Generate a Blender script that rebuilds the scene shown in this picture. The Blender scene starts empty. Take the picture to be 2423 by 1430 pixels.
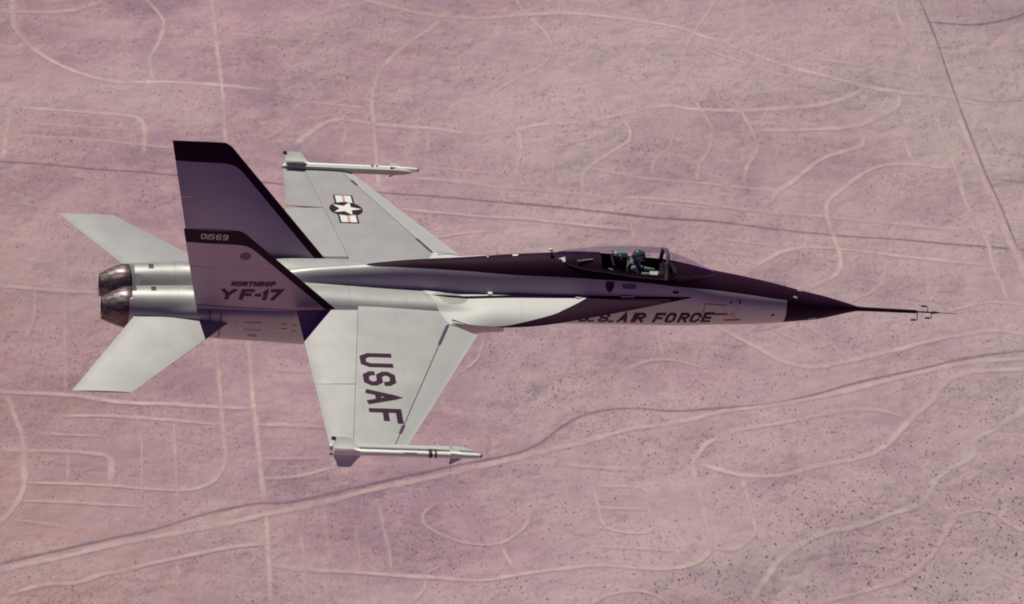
import bpy, math, random
import numpy as np
from mathutils import Matrix, Vector

# ---------------------------------------------------------------- camera, sky, sun, exposure
scene = bpy.context.scene
COL = scene.collection
cam_data = bpy.data.cameras.new('camera')
cam = bpy.data.objects.new('camera', cam_data); COL.objects.link(cam)
_r = Vector((0.98387513, -0.12928759, 0.12358981)); _u = Vector((-0.03718519, 0.5280381, 0.84840617)); _b = Vector((-0.17494852, -0.83932144, 0.51471597))
_m = Matrix((_r, _u, _b)).transposed().to_4x4(); _m.translation = Vector((-11.01869, -72.72743, 44.74429))
cam.matrix_world = _m
cam_data.sensor_fit = 'HORIZONTAL'; cam_data.sensor_width = 36.0; cam_data.lens = 36.0*10173.2/2423
cam_data.clip_start = 1.0; cam_data.clip_end = 200000.0
cam_data.dof.use_dof = True; cam_data.dof.focus_distance = 86.0; cam_data.dof.aperture_fstop = 4.5
scene.camera = cam

SUN = Vector((-.275, .466, .842)).normalized()
world = bpy.data.worlds.new('World'); scene.world = world; world.use_nodes = True
wn = world.node_tree.nodes; wl = world.node_tree.links
sky = wn.new('ShaderNodeTexSky'); sky.sky_type = 'NISHITA'; sky.sun_disc = False
sky.sun_elevation = math.asin(SUN.z); sky.sun_rotation = math.atan2(SUN.x, SUN.y)
sky.altitude = 6000.0; sky.air_density = .6; sky.dust_density = .2; sky.ozone_density = 1.5
wn['Background'].inputs['Strength'].default_value = 0.05
tint = wn.new('ShaderNodeMix'); tint.data_type = 'RGBA'; tint.blend_type = 'MULTIPLY'; tint.inputs[0].default_value = 1.0
tint.inputs[7].default_value = (.92, .14, 1.0, 1.0)      # the print's colour cast: its blues have gone to violet
wl.new(sky.outputs['Color'], tint.inputs[6]); wl.new(tint.outputs[2], wn['Background'].inputs['Color'])

sun_data = bpy.data.lights.new('sun', 'SUN'); sun_data.energy = 5.0; sun_data.angle = math.radians(.5); sun_data.color = (1.0, 1.0, .86)
sun = bpy.data.objects.new('sun', sun_data); COL.objects.link(sun)
sun.rotation_mode = 'QUATERNION'; sun.rotation_quaternion = SUN.to_track_quat('Z', 'Y')
scene.view_settings.view_transform = 'Standard'; scene.view_settings.look = 'None'
scene.view_settings.exposure = -0.30; scene.view_settings.gamma = 1.0; scene.view_settings.use_curve_mapping = False
scene.render.engine = 'CYCLES'
scene.cycles.filter_width = 1.9
# ---------------------------------------------------------------- shape functions (metres: x forward, y to port, z up)
def pchip(xs, ys):
    o = np.argsort(xs); xs = np.array(xs, float)[o]; ys = np.array(ys, float)[o]
    h = np.diff(xs); dl = np.diff(ys) / h
    m = np.zeros(len(xs)); m[0] = dl[0]; m[-1] = dl[-1]
    for i in range(1, len(xs) - 1):
        if dl[i-1] * dl[i] > 0:
            w1 = 2*h[i] + h[i-1]; w2 = h[i] + 2*h[i-1]
            m[i] = (w1 + w2) / (w1/dl[i-1] + w2/dl[i])
    def f(x):
        x = np.clip(x, xs[0], xs[-1])
        i = np.clip(np.searchsorted(xs, x) - 1, 0, len(xs) - 2)
        t = (x - xs[i]) / h[i]
        return ((2*t**3 - 3*t**2 + 1)*ys[i] + (t**3 - 2*t**2 + t)*h[i]*m[i]
                + (-2*t**3 + 3*t**2)*ys[i+1] + (t**3 - t**2)*h[i]*m[i+1])
    return f

# main body: x, centre z, half width, height above centre, depth below centre, exponent above, exponent below
BODY = [(11.32, .295, .042, .042, .042, 2, 2), (11.05, .305, .108, .108, .108, 2, 2),
        (10.5, .305, .243, .243, .243, 2, 2), (10.0, .325, .327, .325, .325, 2, 2), (9.72, .343, .372, .374, .374, 2, 2),
        (8.92, .390, .475, .490, .485, 2, 2), (8.2, .425, .525, .580, .552, 2, 2.05),
        (7.7, .43, .545, .69, .585, 2.1, 2.1), (7.1, .43, .550, .79, .60, 2.3, 2.2), (6.4, .43, .550, .835, .615, 2.35, 2.2),
        (5.8, .43, .545, .90, .63, 2.15, 2.2), (5.3, .43, .535, .91, .64, 2.0, 2.2), (4.9, .43, .525, .87, .68, 2.0, 2.2),
        (4.1, .43, .50, .795, .62, 2.0, 2.2), (3.0, .43, .40, .68, .6, 2.0, 2.2), (2.0, .43, .31, .59, .6, 2.0, 2.2),
        (1.0, .43, .245, .45, .6, 2.0, 2.2), (0.1, .43, .215, .345, .6, 2.0, 2.2), (-.6, .40, .18, .25, .6, 2.0, 2.2),
        (-1.4, .30, .12, .12, .5, 2, 2), (-2.2, .05, .08, .08, .3, 2, 2), (-3.62, -.1, .05, .05, .1, 2, 2)]
# engine nacelle / duct, one each side: x, centre y, centre z, half width, half height, exponent
NAC = [(3.80, .66, .235, .325, .300, 2.6), (3.3, .66, .215, .35, .345, 2.6), (2.5, .62, .13, .43, .46, 2.5), (1.5, .57, .04, .49, .54, 2.4),
       (.6, .53, -.01, .515, .59, 2.3), (-.2, .505, -.02, .51, .60, 2.2), (-1.0, .49, -.035, .505, .57, 2.1),
       (-1.8, .475, -.045, .50, .545, 2.0), (-2.5, .460, -.045, .475, .49, 2.0), (-3.1, .445, -.045, .445, .455, 2.0), (-3.62, .433, -.045, .415, .42, 2.0)]
# shelf that carries fin and stabilator: x, centre y, centre z, half width, half height
SHELF = [(1.6, .62, .20, .30, .14), (1.0, .66, .17, .33, .20), (.4, .68, .14, .33, .24), (-.4, .70, .10, .32, .26), (-1.4, .70, .07, .30, .26),
         (-2.3, .66, .04, .30, .22), (-2.9, .56, .0, .28, .16), (-3.3, .46, -.03, .20, .10)]
def table(T): 
    xs = [r[0] for r in T]
    return [pchip(xs, [r[k] for r in T]) for k in range(1, len(T[0]))]
fB, fN, fS = table(BODY), table(NAC), table(SHELF)
def smin(a, b, k):
    h = np.clip(.5 + .5*(b - a)/k, 0, 1)
    return b + (a - b)*h - k*h*(1 - h)
def sup(y, z, a, b, n):
    return ((np.abs(y)/a)**n + (np.abs(z)/b)**n + 1e-12)**(1/n)*min(a, b) - min(a, b)
X_DUCT = 3.80
def section(x, y, z):
    """implicit cross-section of the fuselage at station x: negative inside"""
    cz, w, t, b, nt, nb = [float(f(x)) for f in fB]
    zz = z - cz
    d = np.where(zz >= 0, sup(y, zz, w, t, nt), sup(y, zz, w, b, nb))
    ya = np.abs(y)
    if x <= X_DUCT:
        cy, c, a, bb, n = [float(f(x)) for f in fN]
        k = .10 if x > -1.5 else max(.02, .10 - (-1.5 - x)*.055)
        d = smin(d, sup(ya - cy, z - c, a, bb, n), k)
    if -3.3 <= x <= 1.6:
        cy, c, a, bb = [float(f(x)) for f in fS]
        d = smin(d, sup(ya - cy, z - c, a, bb, 3.2), .07)
    return d
PIT = (5.80, 7.36)      # cockpit opening
def pit_hw(x):
    return float(np.interp(x, [5.80, 6.2, 7.0, 7.36], [.31, .345, .345, .28]))
def pit(x, y, z):
    """negative inside the cockpit opening"""
    hw = np.interp(x, [5.80, 6.2, 7.0, 7.36], [.30, .34, .34, .28])
    fl = np.interp(x, [5.80, 6.0, 6.05, 7.36], [.80, .72, .66, .66])
    return np.maximum(np.abs(y) - hw, fl - z)
def zaxis(x):
    return float(np.interp(x, [-3.62, -1, 3.6, 5.0, 11.3], [-.047, .0, .22, .32, .297]))
def ring(x, ang, cut=False):
    """outline radius of section x in the directions ang (0 = up, towards +y)"""
    c = zaxis(x)
    t = np.linspace(.02, 1.5, 260)
    Y = np.outer(np.sin(ang), t); Z = c + np.outer(np.cos(ang), t)
    def F(Y, Z):
        d = section(x, Y, Z)
        if cut and PIT[0] <= x <= PIT[1]: d = np.maximum(d, -pit(x, Y, Z))
        return d
    D = F(Y, Z); out = D > 0
    i = np.maximum(np.argmax(out, axis=1), 1)
    lo, hi = t[i-1].copy(), t[i].copy()
    for _ in range(18):
        m = (lo + hi)/2; o = F(np.sin(ang)*m, c + np.cos(ang)*m) > 0
        hi = np.where(o, m, hi); lo = np.where(o, lo, m)
    r = (lo + hi)/2
    return np.sin(ang)*r, c + np.cos(ang)*r
def side_y(x, z):
    """half width of the fuselage at height z"""
    lo, hi = 0.0, 1.6
    t = np.linspace(1.6, 0.0, 160); d = section(x, t, np.full_like(t, z))
    i = int(np.argmax(d < 0))
    if not (d < 0).any(): return 0.0
    a, b = t[i-1], t[i]
    for _ in range(12):
        m = (a + b)/2
        if section(x, np.array([m]), np.array([z]))[0] < 0: b = m
        else: a = m
    return float(b)
def top_z(x, y):
    t = np.linspace(1.7, -.5, 220); d = section(x, np.full_like(t, y), t)
    if not (d < 0).any(): return -9.0
    i = int(np.argmax(d < 0)); a, b = t[i-1], t[i]
    for _ in range(12):
        m = (a + b)/2
        if section(x, np.array([y]), np.array([m]))[0] < 0: b = m
        else: a = m
    return float(b)
# outer edge of the leading edge root extension: x, y, z
EDGE = [(7.90, .42, .745), (7.8, .458, .735), (7.072, .703, .685), (6.179, .949, .60), (5.204, 1.222, .53), (4.632, 1.331, .47), (4.2, 1.357, .42), (3.713, 1.350, .385), (3.287, 1.325, .378), (2.95, 1.335, .408), (2.686, 1.373, .438), (2.35, 1.30, .43)]
eY = pchip([p[0] for p in EDGE], [p[1] for p in EDGE]); eZ = pchip([p[0] for p in EDGE], [p[2] for p in EDGE])
rZ = pchip([2.3, 2.7, 3.3, 4.0, 5.0, 6.0, 7.0, 7.9], [.49, .535, .585, .628, .658, .69, .72, .745])
def lerx_top(x, ya):
    ye = float(eY(x)); t = min(max((ya - .36)/(ye - .36), 0), 1)
    return float(rZ(x)) + (float(eZ(x)) - float(rZ(x)))*t**4.5
# wing planform and section
def wLE(y): return 3.22 - .492*(y - 1.564)
def wTE(y): return -.35 + .0727*(y - 1.0)
def hLE(y): return 2.65 - .376*(y - 1.345)
def hTE(y): return .866 - .1104*(y - 1.077)
def wth(x, y):
    u = (wLE(y) - x)/(wLE(y) - wTE(y)); t = .055 - .0078*(y - 1.0)
    u = min(max(u, 0), 1)
    return max(.006, t*(1 - (abs(u - .42)/(.42 if u < .42 else .58))**2.6))
def wmid(y): return .50 - .098*y
def wing_z(x, y, sgn=1): return wmid(y) + sgn*wth(x, y)
# ---------------------------------------------------------------- materials
def nodes(name):
    m = bpy.data.materials.new(name); m.use_nodes = True
    nt = m.node_tree; return m, nt, nt.nodes['Principled BSDF']
def math_node(nt, op, a, b=None, c=None, clamp=False):
    n = nt.nodes.new('ShaderNodeMath'); n.operation = op; n.use_clamp = clamp
    for i, v in enumerate((a, b, c)):
        if v is None: continue
        if isinstance(v, (int, float)): n.inputs[i].default_value = v
        else: nt.links.new(v, n.inputs[i])
    return n.outputs[0]
def mix_rgb(nt, fac, a, b, mode='MIX'):
    n = nt.nodes.new('ShaderNodeMix'); n.data_type = 'RGBA'; n.blend_type = mode
    for sock, v in ((n.inputs[0], fac), (n.inputs[6], a), (n.inputs[7], b)):
        if isinstance(v, (int, float)): sock.default_value = v
        elif isinstance(v, tuple): sock.default_value = (*v[:3], 1)
        else: nt.links.new(v, sock)
    return n.outputs[2]
def coords(nt):
    t = nt.nodes.new('ShaderNodeTexCoord'); s = nt.nodes.new('ShaderNodeSeparateXYZ')
    nt.links.new(t.outputs['Object'], s.inputs[0])
    return t.outputs['Object'], s.outputs
def noise(nt, vec, scale, detail=4, rough=.55, stretch=None):
    if stretch:
        mp = nt.nodes.new('ShaderNodeMapping'); mp.inputs['Scale'].default_value = stretch
        nt.links.new(vec, mp.inputs[0]); vec = mp.outputs[0]
    n = nt.nodes.new('ShaderNodeTexNoise'); n.inputs['Scale'].default_value = scale
    n.inputs['Detail'].default_value = detail; n.inputs['Roughness'].default_value = rough
    nt.links.new(vec, n.inputs['Vector']); return n.outputs['Fac']
def ramp(nt, fac, *stops):
    n = nt.nodes.new('ShaderNodeMapRange'); n.interpolation_type = 'SMOOTHSTEP'
    n.inputs[1].default_value, n.inputs[2].default_value, n.inputs[3].default_value, n.inputs[4].default_value = stops
    nt.links.new(fac, n.inputs[0]); return n.outputs[0]
def curve(nt, v, pts, x0, x1, y0, y1):
    """piecewise curve y(v) given as points in metres"""
    t = math_node(nt, 'DIVIDE', math_node(nt, 'SUBTRACT', v, x0), x1 - x0, clamp=True)
    n = nt.nodes.new('ShaderNodeFloatCurve'); c = n.mapping.curves[0]
    pts = sorted(pts)
    P = [((p[0] - x0)/(x1 - x0), (p[1] - y0)/(y1 - y0)) for p in pts]
    c.points[0].location = P[0]; c.points[1].location = P[-1]
    for p in P[1:-1]: c.points.new(*p)
    n.mapping.update(); nt.links.new(t, n.inputs['Value'])
    return math_node(nt, 'ADD', math_node(nt, 'MULTIPLY', n.outputs[0], y1 - y0), y0)
SILVER = (.465, .445, .449); BLACK = (.022, .0034, .0175)
def weather(nt, base, vec, amount=.10):
    a = noise(nt, vec, .8, 3, .5, (.5, 1.6, 1.6)); b = noise(nt, vec, 9, 4, .6)
    v = math_node(nt, 'ADD', math_node(nt, 'MULTIPLY', a, .7), math_node(nt, 'MULTIPLY', b, .3))
    f = ramp(nt, v, .25, .75, 1 - amount*.6, 1.0)
    n = nt.nodes.new('ShaderNodeVectorMath'); n.operation = 'SCALE'
    if isinstance(base, tuple): n.inputs[0].default_value = base
    else: nt.links.new(base, n.inputs[0])
    nt.links.new(f, n.inputs['Scale']); return n.outputs[0]
def panel_lines(nt, sx, sy, px, py, ox, oy, width=.012):
    """thin joints of a panelled skin: 1 on a joint"""
    def lines(s, p, o):
        m = math_node(nt, 'PINGPONG', math_node(nt, 'ADD', s, o), p/2)
        return math_node(nt, 'LESS_THAN', m, width/2)
    return math_node(nt, 'MAXIMUM', lines(sx, px, ox), lines(sy, py, oy))
def paint(name, base, rough=.42, metal=.25, amount=.08, coat=0.0, lines=None, spec=.5):
    m, nt, p = nodes(name); vec, s = coords(nt)
    c = weather(nt, base, vec, amount)
    if lines:
        L = panel_lines(nt, s[0], s[lines[0]], *lines[1:])
        cell = nt.nodes.new('ShaderNodeCombineXYZ')
        nt.links.new(math_node(nt, 'FLOOR', math_node(nt, 'DIVIDE', math_node(nt, 'ADD', s[0], lines[3]), lines[1])), cell.inputs[0])
        nt.links.new(math_node(nt, 'FLOOR', math_node(nt, 'DIVIDE', math_node(nt, 'ADD', s[lines[0]], lines[4]), lines[2])), cell.inputs[1])
        wh = nt.nodes.new('ShaderNodeTexWhiteNoise'); nt.links.new(cell.outputs[0], wh.inputs[0])
        c = mix_rgb(nt, math_node(nt, 'MULTIPLY', wh.outputs['Value'], .20), c, (.36, .35, .36))
        c = mix_rgb(nt, math_node(nt, 'MULTIPLY', L, .16), c, tuple(.3*v for v in base))
    nt.links.new(c, p.inputs['Base Color'])
    p.inputs['Metallic'].default_value = metal; p.inputs['Coat Weight'].default_value = coat
    p.inputs['Specular IOR Level'].default_value = spec
    nt.links.new(ramp(nt, noise(nt, vec, 2, 2), .3, .7, rough - .02, rough + .03), p.inputs['Roughness'])
    return m
M = {}
M['silver'] = paint('silver_paint', SILVER, .42, .30, .09, lines=(1, .9, .74, .2, .33))
M['silver_plain'] = paint('silver_paint_plain', SILVER, .42, .30, .07)
M['flap'] = paint('flap_paint', (.50, .49, .49), .5, .15, .05)
M['black'] = paint('black_paint', BLACK, .55, 0, .15, spec=.12)
M['decal_dark'] = paint('dark_lettering', (.040, .006, .030), .5, 0, .05, spec=.2)
M['fin_letter'] = paint('fin_lettering', (.070, .018, .052), .5, 0, .05, spec=.2)
M['decal_white'] = paint('white_marking', (.74, .74, .72), .5, 0, .04)
M['decal_red'] = paint('red_marking', (.62, .30, .30), .5, 0, .05)
M['decal_maroon'] = paint('maroon_marking', (.13, .015, .03), .5, 0, .05)
M['decal_violet'] = paint('violet_panel', (.12, .08, .19), .5, 0, .05)
M['pale_grey'] = paint('pale_grey_marking', (.45, .43, .46), .5, 0, .04)
M['missile'] = paint('missile_white', (.86, .87, .81), .42, 0, .06)
M['missile_fin'] = paint('missile_fin_white', (.84, .85, .80), .45, 0, .06)
M['dark_metal'] = paint('dark_metal', (.06, .045, .06), .5, .4, .2)
M['seal'] = paint('hinge_seal_grey', (.26, .25, .26), .6, .2, .1)
M['bow'] = paint('bow_paint', (.20, .16, .21), .35, .3, .15)
M['void'] = paint('dark_recess', (.012, .006, .010), .9, 0, .1, spec=.05)
M['cockpit'] = paint('cockpit_black', (.018, .008, .014), .7, 0, .2, spec=.2)
M['teal'] = paint('seat_teal', (.20, .30, .30), .55, .1, .2)
M['helmet'] = paint('helmet_green', (.07, .13, .14), .16, 0, .1, coat=.8)
M['visor'] = paint('visor_dark', (.02, .012, .02), .10, 0, .1, coat=.6)
M['suit'] = paint('flight_suit', (.17, .21, .23), .85, 0, .3)
M['vest'] = paint('survival_vest', (.06, .04, .06), .85, 0, .3)
M['skin'] = paint('skin', (.45, .27, .22), .6, 0, .1)
M['paper'] = paint('white_paper', (.78, .75, .74), .7, 0, .05)
M['frame'] = paint('canopy_frame_paint', (.10, .07, .12), .35, .2, .15)

def fuselage_paint():
    m, nt, p = nodes('fuselage_paint'); vec, s = coords(nt)
    zb = curve(nt, s[0], [(-4, 1.9), (.5, 1.9), (.79, .90), (1.0, .89), (1.785, .935), (3.05, .975), (4.09, .991), (5.17, 1.012), (6.46, .995), (7.34, .924), (8.24, .823), (8.96, .724), (9.72, .597), (12, .30)], -4, 12, 0, 2)
    black = ramp(nt, math_node(nt, 'SUBTRACT', s[2], zb), -.004, .004, 0, 1)
    silver = weather(nt, SILVER, vec, .10)
    bare = weather(nt, (.46, .44, .44), vec, .10)
    rear = ramp(nt, s[0], -2.05, -2.03, 1, 0)
    col = mix_rgb(nt, rear, silver, bare)
    L = panel_lines(nt, s[0], s[2], 1.13, .62, .4, .17)
    col = mix_rgb(nt, math_node(nt, 'MULTIPLY', L, .35), col, (.17, .16, .17))
    col = mix_rgb(nt, black, col, weather(nt, BLACK, vec, .2))
    nt.links.new(col, p.inputs['Base Color'])
    met = math_node(nt, 'MULTIPLY', math_node(nt, 'ADD', math_node(nt, 'MULTIPLY', rear, .25), .30), math_node(nt, 'SUBTRACT', 1.0, black))
    nt.links.new(met, p.inputs['Metallic'])
    rg = math_node(nt, 'SUBTRACT', ramp(nt, noise(nt, vec, 2, 2), .3, .7, .40, .46), math_node(nt, 'MULTIPLY', rear, .02))
    nt.links.new(math_node(nt, 'ADD', rg, math_node(nt, 'MULTIPLY', black, .16)), p.inputs['Roughness']); nt.links.new(ramp(nt, black, 0, 1, .35, .10), p.inputs['Specular IOR Level'])
    return m
M['fuselage'] = fuselage_paint()
def lerx_paint():
    m, nt, p = nodes('extension_paint'); vec, s = coords(nt)
    xb = curve(nt, math_node(nt, 'ABSOLUTE', s[1]), [(.3, 5.8), (.485, 5.631), (.679, 5.433), (.839, 5.242), (.999, 5.011), (1.129, 4.785), (1.254, 4.354), (1.310, 4.037), (1.331, 3.87), (1.36, 3.55), (1.5, 3.0)], 0, 2, 2, 8)
    black = ramp(nt, math_node(nt, 'SUBTRACT', s[0], xb), -.006, .006, 0, 1)
    silver = weather(nt, (.60, .58, .57), vec, .06)
    L = panel_lines(nt, s[0], s[1], 1.7, 3.0, .95, 1.35, .010)
    silver = mix_rgb(nt, math_node(nt, 'MULTIPLY', L, .3), silver, (.2, .2, .2))
    nt.links.new(mix_rgb(nt, black, silver, weather(nt, BLACK, vec, .2)), p.inputs['Base Color'])
    nt.links.new(math_node(nt, 'MULTIPLY', math_node(nt, 'SUBTRACT', 1.0, black), .08), p.inputs['Metallic'])
    nt.links.new(ramp(nt, black, 0, 1, .55, .62), p.inputs['Roughness']); nt.links.new(ramp(nt, black, 0, 1, .35, .10), p.inputs['Specular IOR Level'])
    return m
M['lerx'] = lerx_paint()
def fin_paint_shaded():
    m, nt, p = nodes('fin_paint_shaded'); vec, s = coords(nt)
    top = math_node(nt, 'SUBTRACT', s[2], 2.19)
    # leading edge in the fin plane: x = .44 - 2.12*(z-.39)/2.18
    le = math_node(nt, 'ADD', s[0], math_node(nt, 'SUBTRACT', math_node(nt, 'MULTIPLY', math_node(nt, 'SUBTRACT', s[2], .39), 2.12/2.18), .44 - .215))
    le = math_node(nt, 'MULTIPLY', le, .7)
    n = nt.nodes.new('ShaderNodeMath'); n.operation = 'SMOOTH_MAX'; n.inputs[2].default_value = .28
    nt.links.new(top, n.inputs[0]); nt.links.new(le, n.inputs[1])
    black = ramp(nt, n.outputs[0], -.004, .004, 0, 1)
    silver = weather(nt, (.385, .300, .382), vec, .10)  # silver darkened towards violet: the shade on the fins is put into the colour
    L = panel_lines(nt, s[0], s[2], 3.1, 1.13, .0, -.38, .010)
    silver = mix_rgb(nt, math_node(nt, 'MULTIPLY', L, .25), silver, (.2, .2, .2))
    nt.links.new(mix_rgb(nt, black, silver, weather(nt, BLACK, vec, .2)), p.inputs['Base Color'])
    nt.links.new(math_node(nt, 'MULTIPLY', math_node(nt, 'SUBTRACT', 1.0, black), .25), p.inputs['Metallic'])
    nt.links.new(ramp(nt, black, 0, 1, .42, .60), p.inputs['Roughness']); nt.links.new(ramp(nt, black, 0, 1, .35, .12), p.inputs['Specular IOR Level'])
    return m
M['fin'] = fin_paint_shaded()
def nozzle_metal():
    m, nt, p = nodes('nozzle_metal'); vec, s = coords(nt)
    n = noise(nt, vec, 7, 4, .6, (.35, 3, 3))
    c = mix_rgb(nt, ramp(nt, n, .35, .65, 0, 1), (.08, .054, .065), (.23, .18, .185))
    c = mix_rgb(nt, ramp(nt, s[0], -3.72, -3.60, 0, .6), c, (.10, .05, .06))
    nt.links.new(c, p.inputs['Base Color']); p.inputs['Metallic'].default_value = .75; p.inputs['Roughness'].default_value = .44
    return m
M['nozzle'] = nozzle_metal()
def glass_mat():
    m, nt, p = nodes('canopy_glass'); out = nt.nodes['Material Output']; nt.nodes.remove(p)
    tr = nt.nodes.new('ShaderNodeBsdfTransparent'); tr.inputs[0].default_value = (.93, .92, .93, 1)
    gl = nt.nodes.new('ShaderNodeBsdfGlossy'); gl.inputs['Roughness'].default_value = .03; gl.inputs[0].default_value = (.9, .9, .9, 1)
    fr = nt.nodes.new('ShaderNodeFresnel'); fr.inputs['IOR'].default_value = 1.35
    mx = nt.nodes.new('ShaderNodeMixShader')
    nt.links.new(math_node(nt, 'MULTIPLY', fr.outputs[0], .32), mx.inputs[0]); nt.links.new(tr.outputs[0], mx.inputs[1]); nt.links.new(gl.outputs[0], mx.inputs[2])
    nt.links.new(mx.outputs[0], out.inputs['Surface']); return m
M['glass'] = glass_mat()

# ---------------------------------------------------------------- mesh helpers
def mesh_obj(name, verts, faces, material, parent=None, smooth=False, sharp=35):
    me = bpy.data.meshes.new(name); me.from_pydata([tuple(map(float, v)) for v in verts], [], [tuple(f) for f in faces])
    me.validate(); me.update()
    if smooth:
        me.polygons.foreach_set('use_smooth', [True]*len(me.polygons)); me.set_sharp_from_angle(angle=math.radians(sharp))
    for m in (material if isinstance(material, list) else [material]): me.materials.append(m)
    o = bpy.data.objects.new(name, me); COL.objects.link(o)
    if parent is not None: o.parent = parent
    return o
def empty(name, loc=(0, 0, 0)):
    o = bpy.data.objects.new(name, None); o.location = loc; COL.objects.link(o); return o
def tag(o, label=None, cat=None, group=None, kind=None):
    for k, v in (('label', label), ('category', cat), ('group', group), ('kind', kind)):
        if v: o[k] = v
    return o
class MB:
    """collects simple solids into one mesh"""
    def __init__(s): s.v = []; s.f = []
    def add(s, v, f):
        n = len(s.v); s.v += [tuple(p) for p in v]; s.f += [tuple(i + n for i in q) for q in f]; return s
    def box(s, lo, hi):
        (a, b, c), (d, e, f) = lo, hi
        return s.add([(a,b,c),(d,b,c),(d,e,c),(a,e,c),(a,b,f),(d,b,f),(d,e,f),(a,e,f)], [(0,3,2,1),(4,5,6,7),(0,1,5,4),(1,2,6,5),(2,3,7,6),(3,0,4,7)])
    def hexa(s, p): return s.add(p, [(0,3,2,1),(4,5,6,7),(0,1,5,4),(1,2,6,5),(2,3,7,6),(3,0,4,7)])
    def tube(s, path, radii, n=12, cap=True):
        path = [Vector(p) for p in path]; rings = []
        up0 = None; base = len(s.v); V = []
        for i, p in enumerate(path):
            t = (path[min(i+1, len(path)-1)] - path[max(i-1, 0)]).normalized()
            a = t.cross(Vector((0, 0, 1))); 
            if a.length < 1e-3: a = t.cross(Vector((0, 1, 0)))
            a.normalize(); b = a.cross(t)
            for k in range(n):
                w = 2*math.pi*k/n; V.append(p + (a*math.cos(w) + b*math.sin(w))*radii[i])
        F = []
        for i in range(len(path)-1):
            for k in range(n):
                F.append((i*n+k, i*n+(k+1)%n, (i+1)*n+(k+1)%n, (i+1)*n+k))
        if cap: F.append(tuple(range(n))[::-1]); F.append(tuple((len(path)-1)*n+k for k in range(n)))
        return s.add(V, F)
    def ball(s, c, r, n=12, m=8, squash=(1, 1, 1)):
        V = []; F = []
        for i in range(m+1):
            ph = math.pi*i/m
            for k in range(n):
                th = 2*math.pi*k/n
                V.append((c[0]+r*squash[0]*math.sin(ph)*math.cos(th), c[1]+r*squash[1]*math.sin(ph)*math.sin(th), c[2]+r*squash[2]*math.cos(ph)))
        for i in range(m):
            for k in range(n): F.append((i*n+k, (i+1)*n+k, (i+1)*n+(k+1)%n, i*n+(k+1)%n))
        return s.add(V, F)
    def build(s, name, material, parent=None, smooth=False, sharp=35): return mesh_obj(name, s.v, s.f, material, parent, smooth, sharp)
def grid_faces(nu, nv, off=0, flip=False):
    F = []
    for i in range(nu-1):
        for j in range(nv-1):
            q = (off+i*nv+j, off+(i+1)*nv+j, off+(i+1)*nv+j+1, off+i*nv+j+1)
            F.append(q[::-1] if flip else q)
    return F
def solid(top, bot, nu, nv):
    """closed solid between two grids (nu x nv) of points"""
    V = list(top) + list(bot); n = nu*nv
    F = grid_faces(nu, nv) + grid_faces(nu, nv, n, True)
    edge = [i*nv for i in range(nu)] + [(nu-1)*nv+j for j in range(1, nv)] + [i*nv+nv-1 for i in range(nu-2, -1, -1)] + [j for j in range(nv-2, 0, -1)]
    for a, b in zip(edge, edge[1:]+edge[:1]): F.append((b, a, a+n, b+n))
    return V, F
# ---- block lettering drawn as strokes
_c = .22
GLYPH = {
 'U': [[(0,1),(0,_c),(_c,0),(1-_c,0),(1,_c),(1,1)]], 'S': [[(1,.76),(1,1-_c*.8),(1-_c,1),(_c,1),(0,1-_c*.8),(0,.5+_c*.8),(_c,.5),(1-_c,.5),(1,.5-_c*.8),(1,_c*.8),(1-_c,0),(_c,0),(0,_c*.8),(0,.24)]],
 'A': [[(0,0),(.5,1),(1,0)], [(.2,.33),(.8,.33)]], 'F': [[(0,0),(0,1),(1,1)], [(0,.5),(.8,.5)]], 'E': [[(1,0),(0,0),(0,1),(1,1)], [(0,.5),(.85,.5)]],
 'R': [[(0,0),(0,1),(1-_c,1),(1,1-_c*.7),(1,.52+_c*.7),(1-_c,.52),(0,.52)], [(.40,.52),(1,0)]], 'P': [[(0,0),(0,1),(1-_c,1),(1,1-_c*.7),(1,.45+_c*.7),(1-_c,.45),(0,.45)]],
 'C': [[(1,.72),(1,1-_c),(1-_c,1),(_c,1),(0,1-_c),(0,_c),(_c,0),(1-_c,0),(1,_c),(1,.28)]], 'I': [[(.5,0),(.5,1)]],
 'O': [[(_c,0),(1-_c,0),(1,_c),(1,1-_c),(1-_c,1),(_c,1),(0,1-_c),(0,_c),(_c,0)]], 'N': [[(0,0),(0,1),(1,0),(1,1)]], 'T': [[(.5,0),(.5,1)], [(0,1),(1,1)]],
 'H': [[(0,0),(0,1)], [(1,0),(1,1)], [(0,.5),(1,.5)]], 'Y': [[(0,1),(.5,.48),(1,1)], [(.5,.5),(.5,0)]], '1': [[(.5,0),(.5,1),(.22,.8)]], '7': [[(0,1),(1,1),(.35,0)]],
 '-': [[(.1,.45),(.9,.45)]], '.': [[(.2,0),(.2,.03)]], '5': [[(1,1),(0,1),(0,.56),(1-_c,.56),(1,.56-_c*.8),(1,_c*.8),(1-_c,0),(0,0)]],
 '6': [[(1,1),(_c,1),(0,1-_c),(0,_c*.8),(_c,0),(1-_c,0),(1,_c*.8),(1,.55-_c*.6),(1-_c,.55),(0,.55)]], '9': [[(0,0),(1-_c,0),(1,_c),(1,1-_c*.8),(1-_c,1),(_c,1),(0,1-_c*.8),(0,.45+_c*.6),(_c,.45),(1,.45)]]}
GLYPH['0'] = GLYPH['O']
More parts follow.
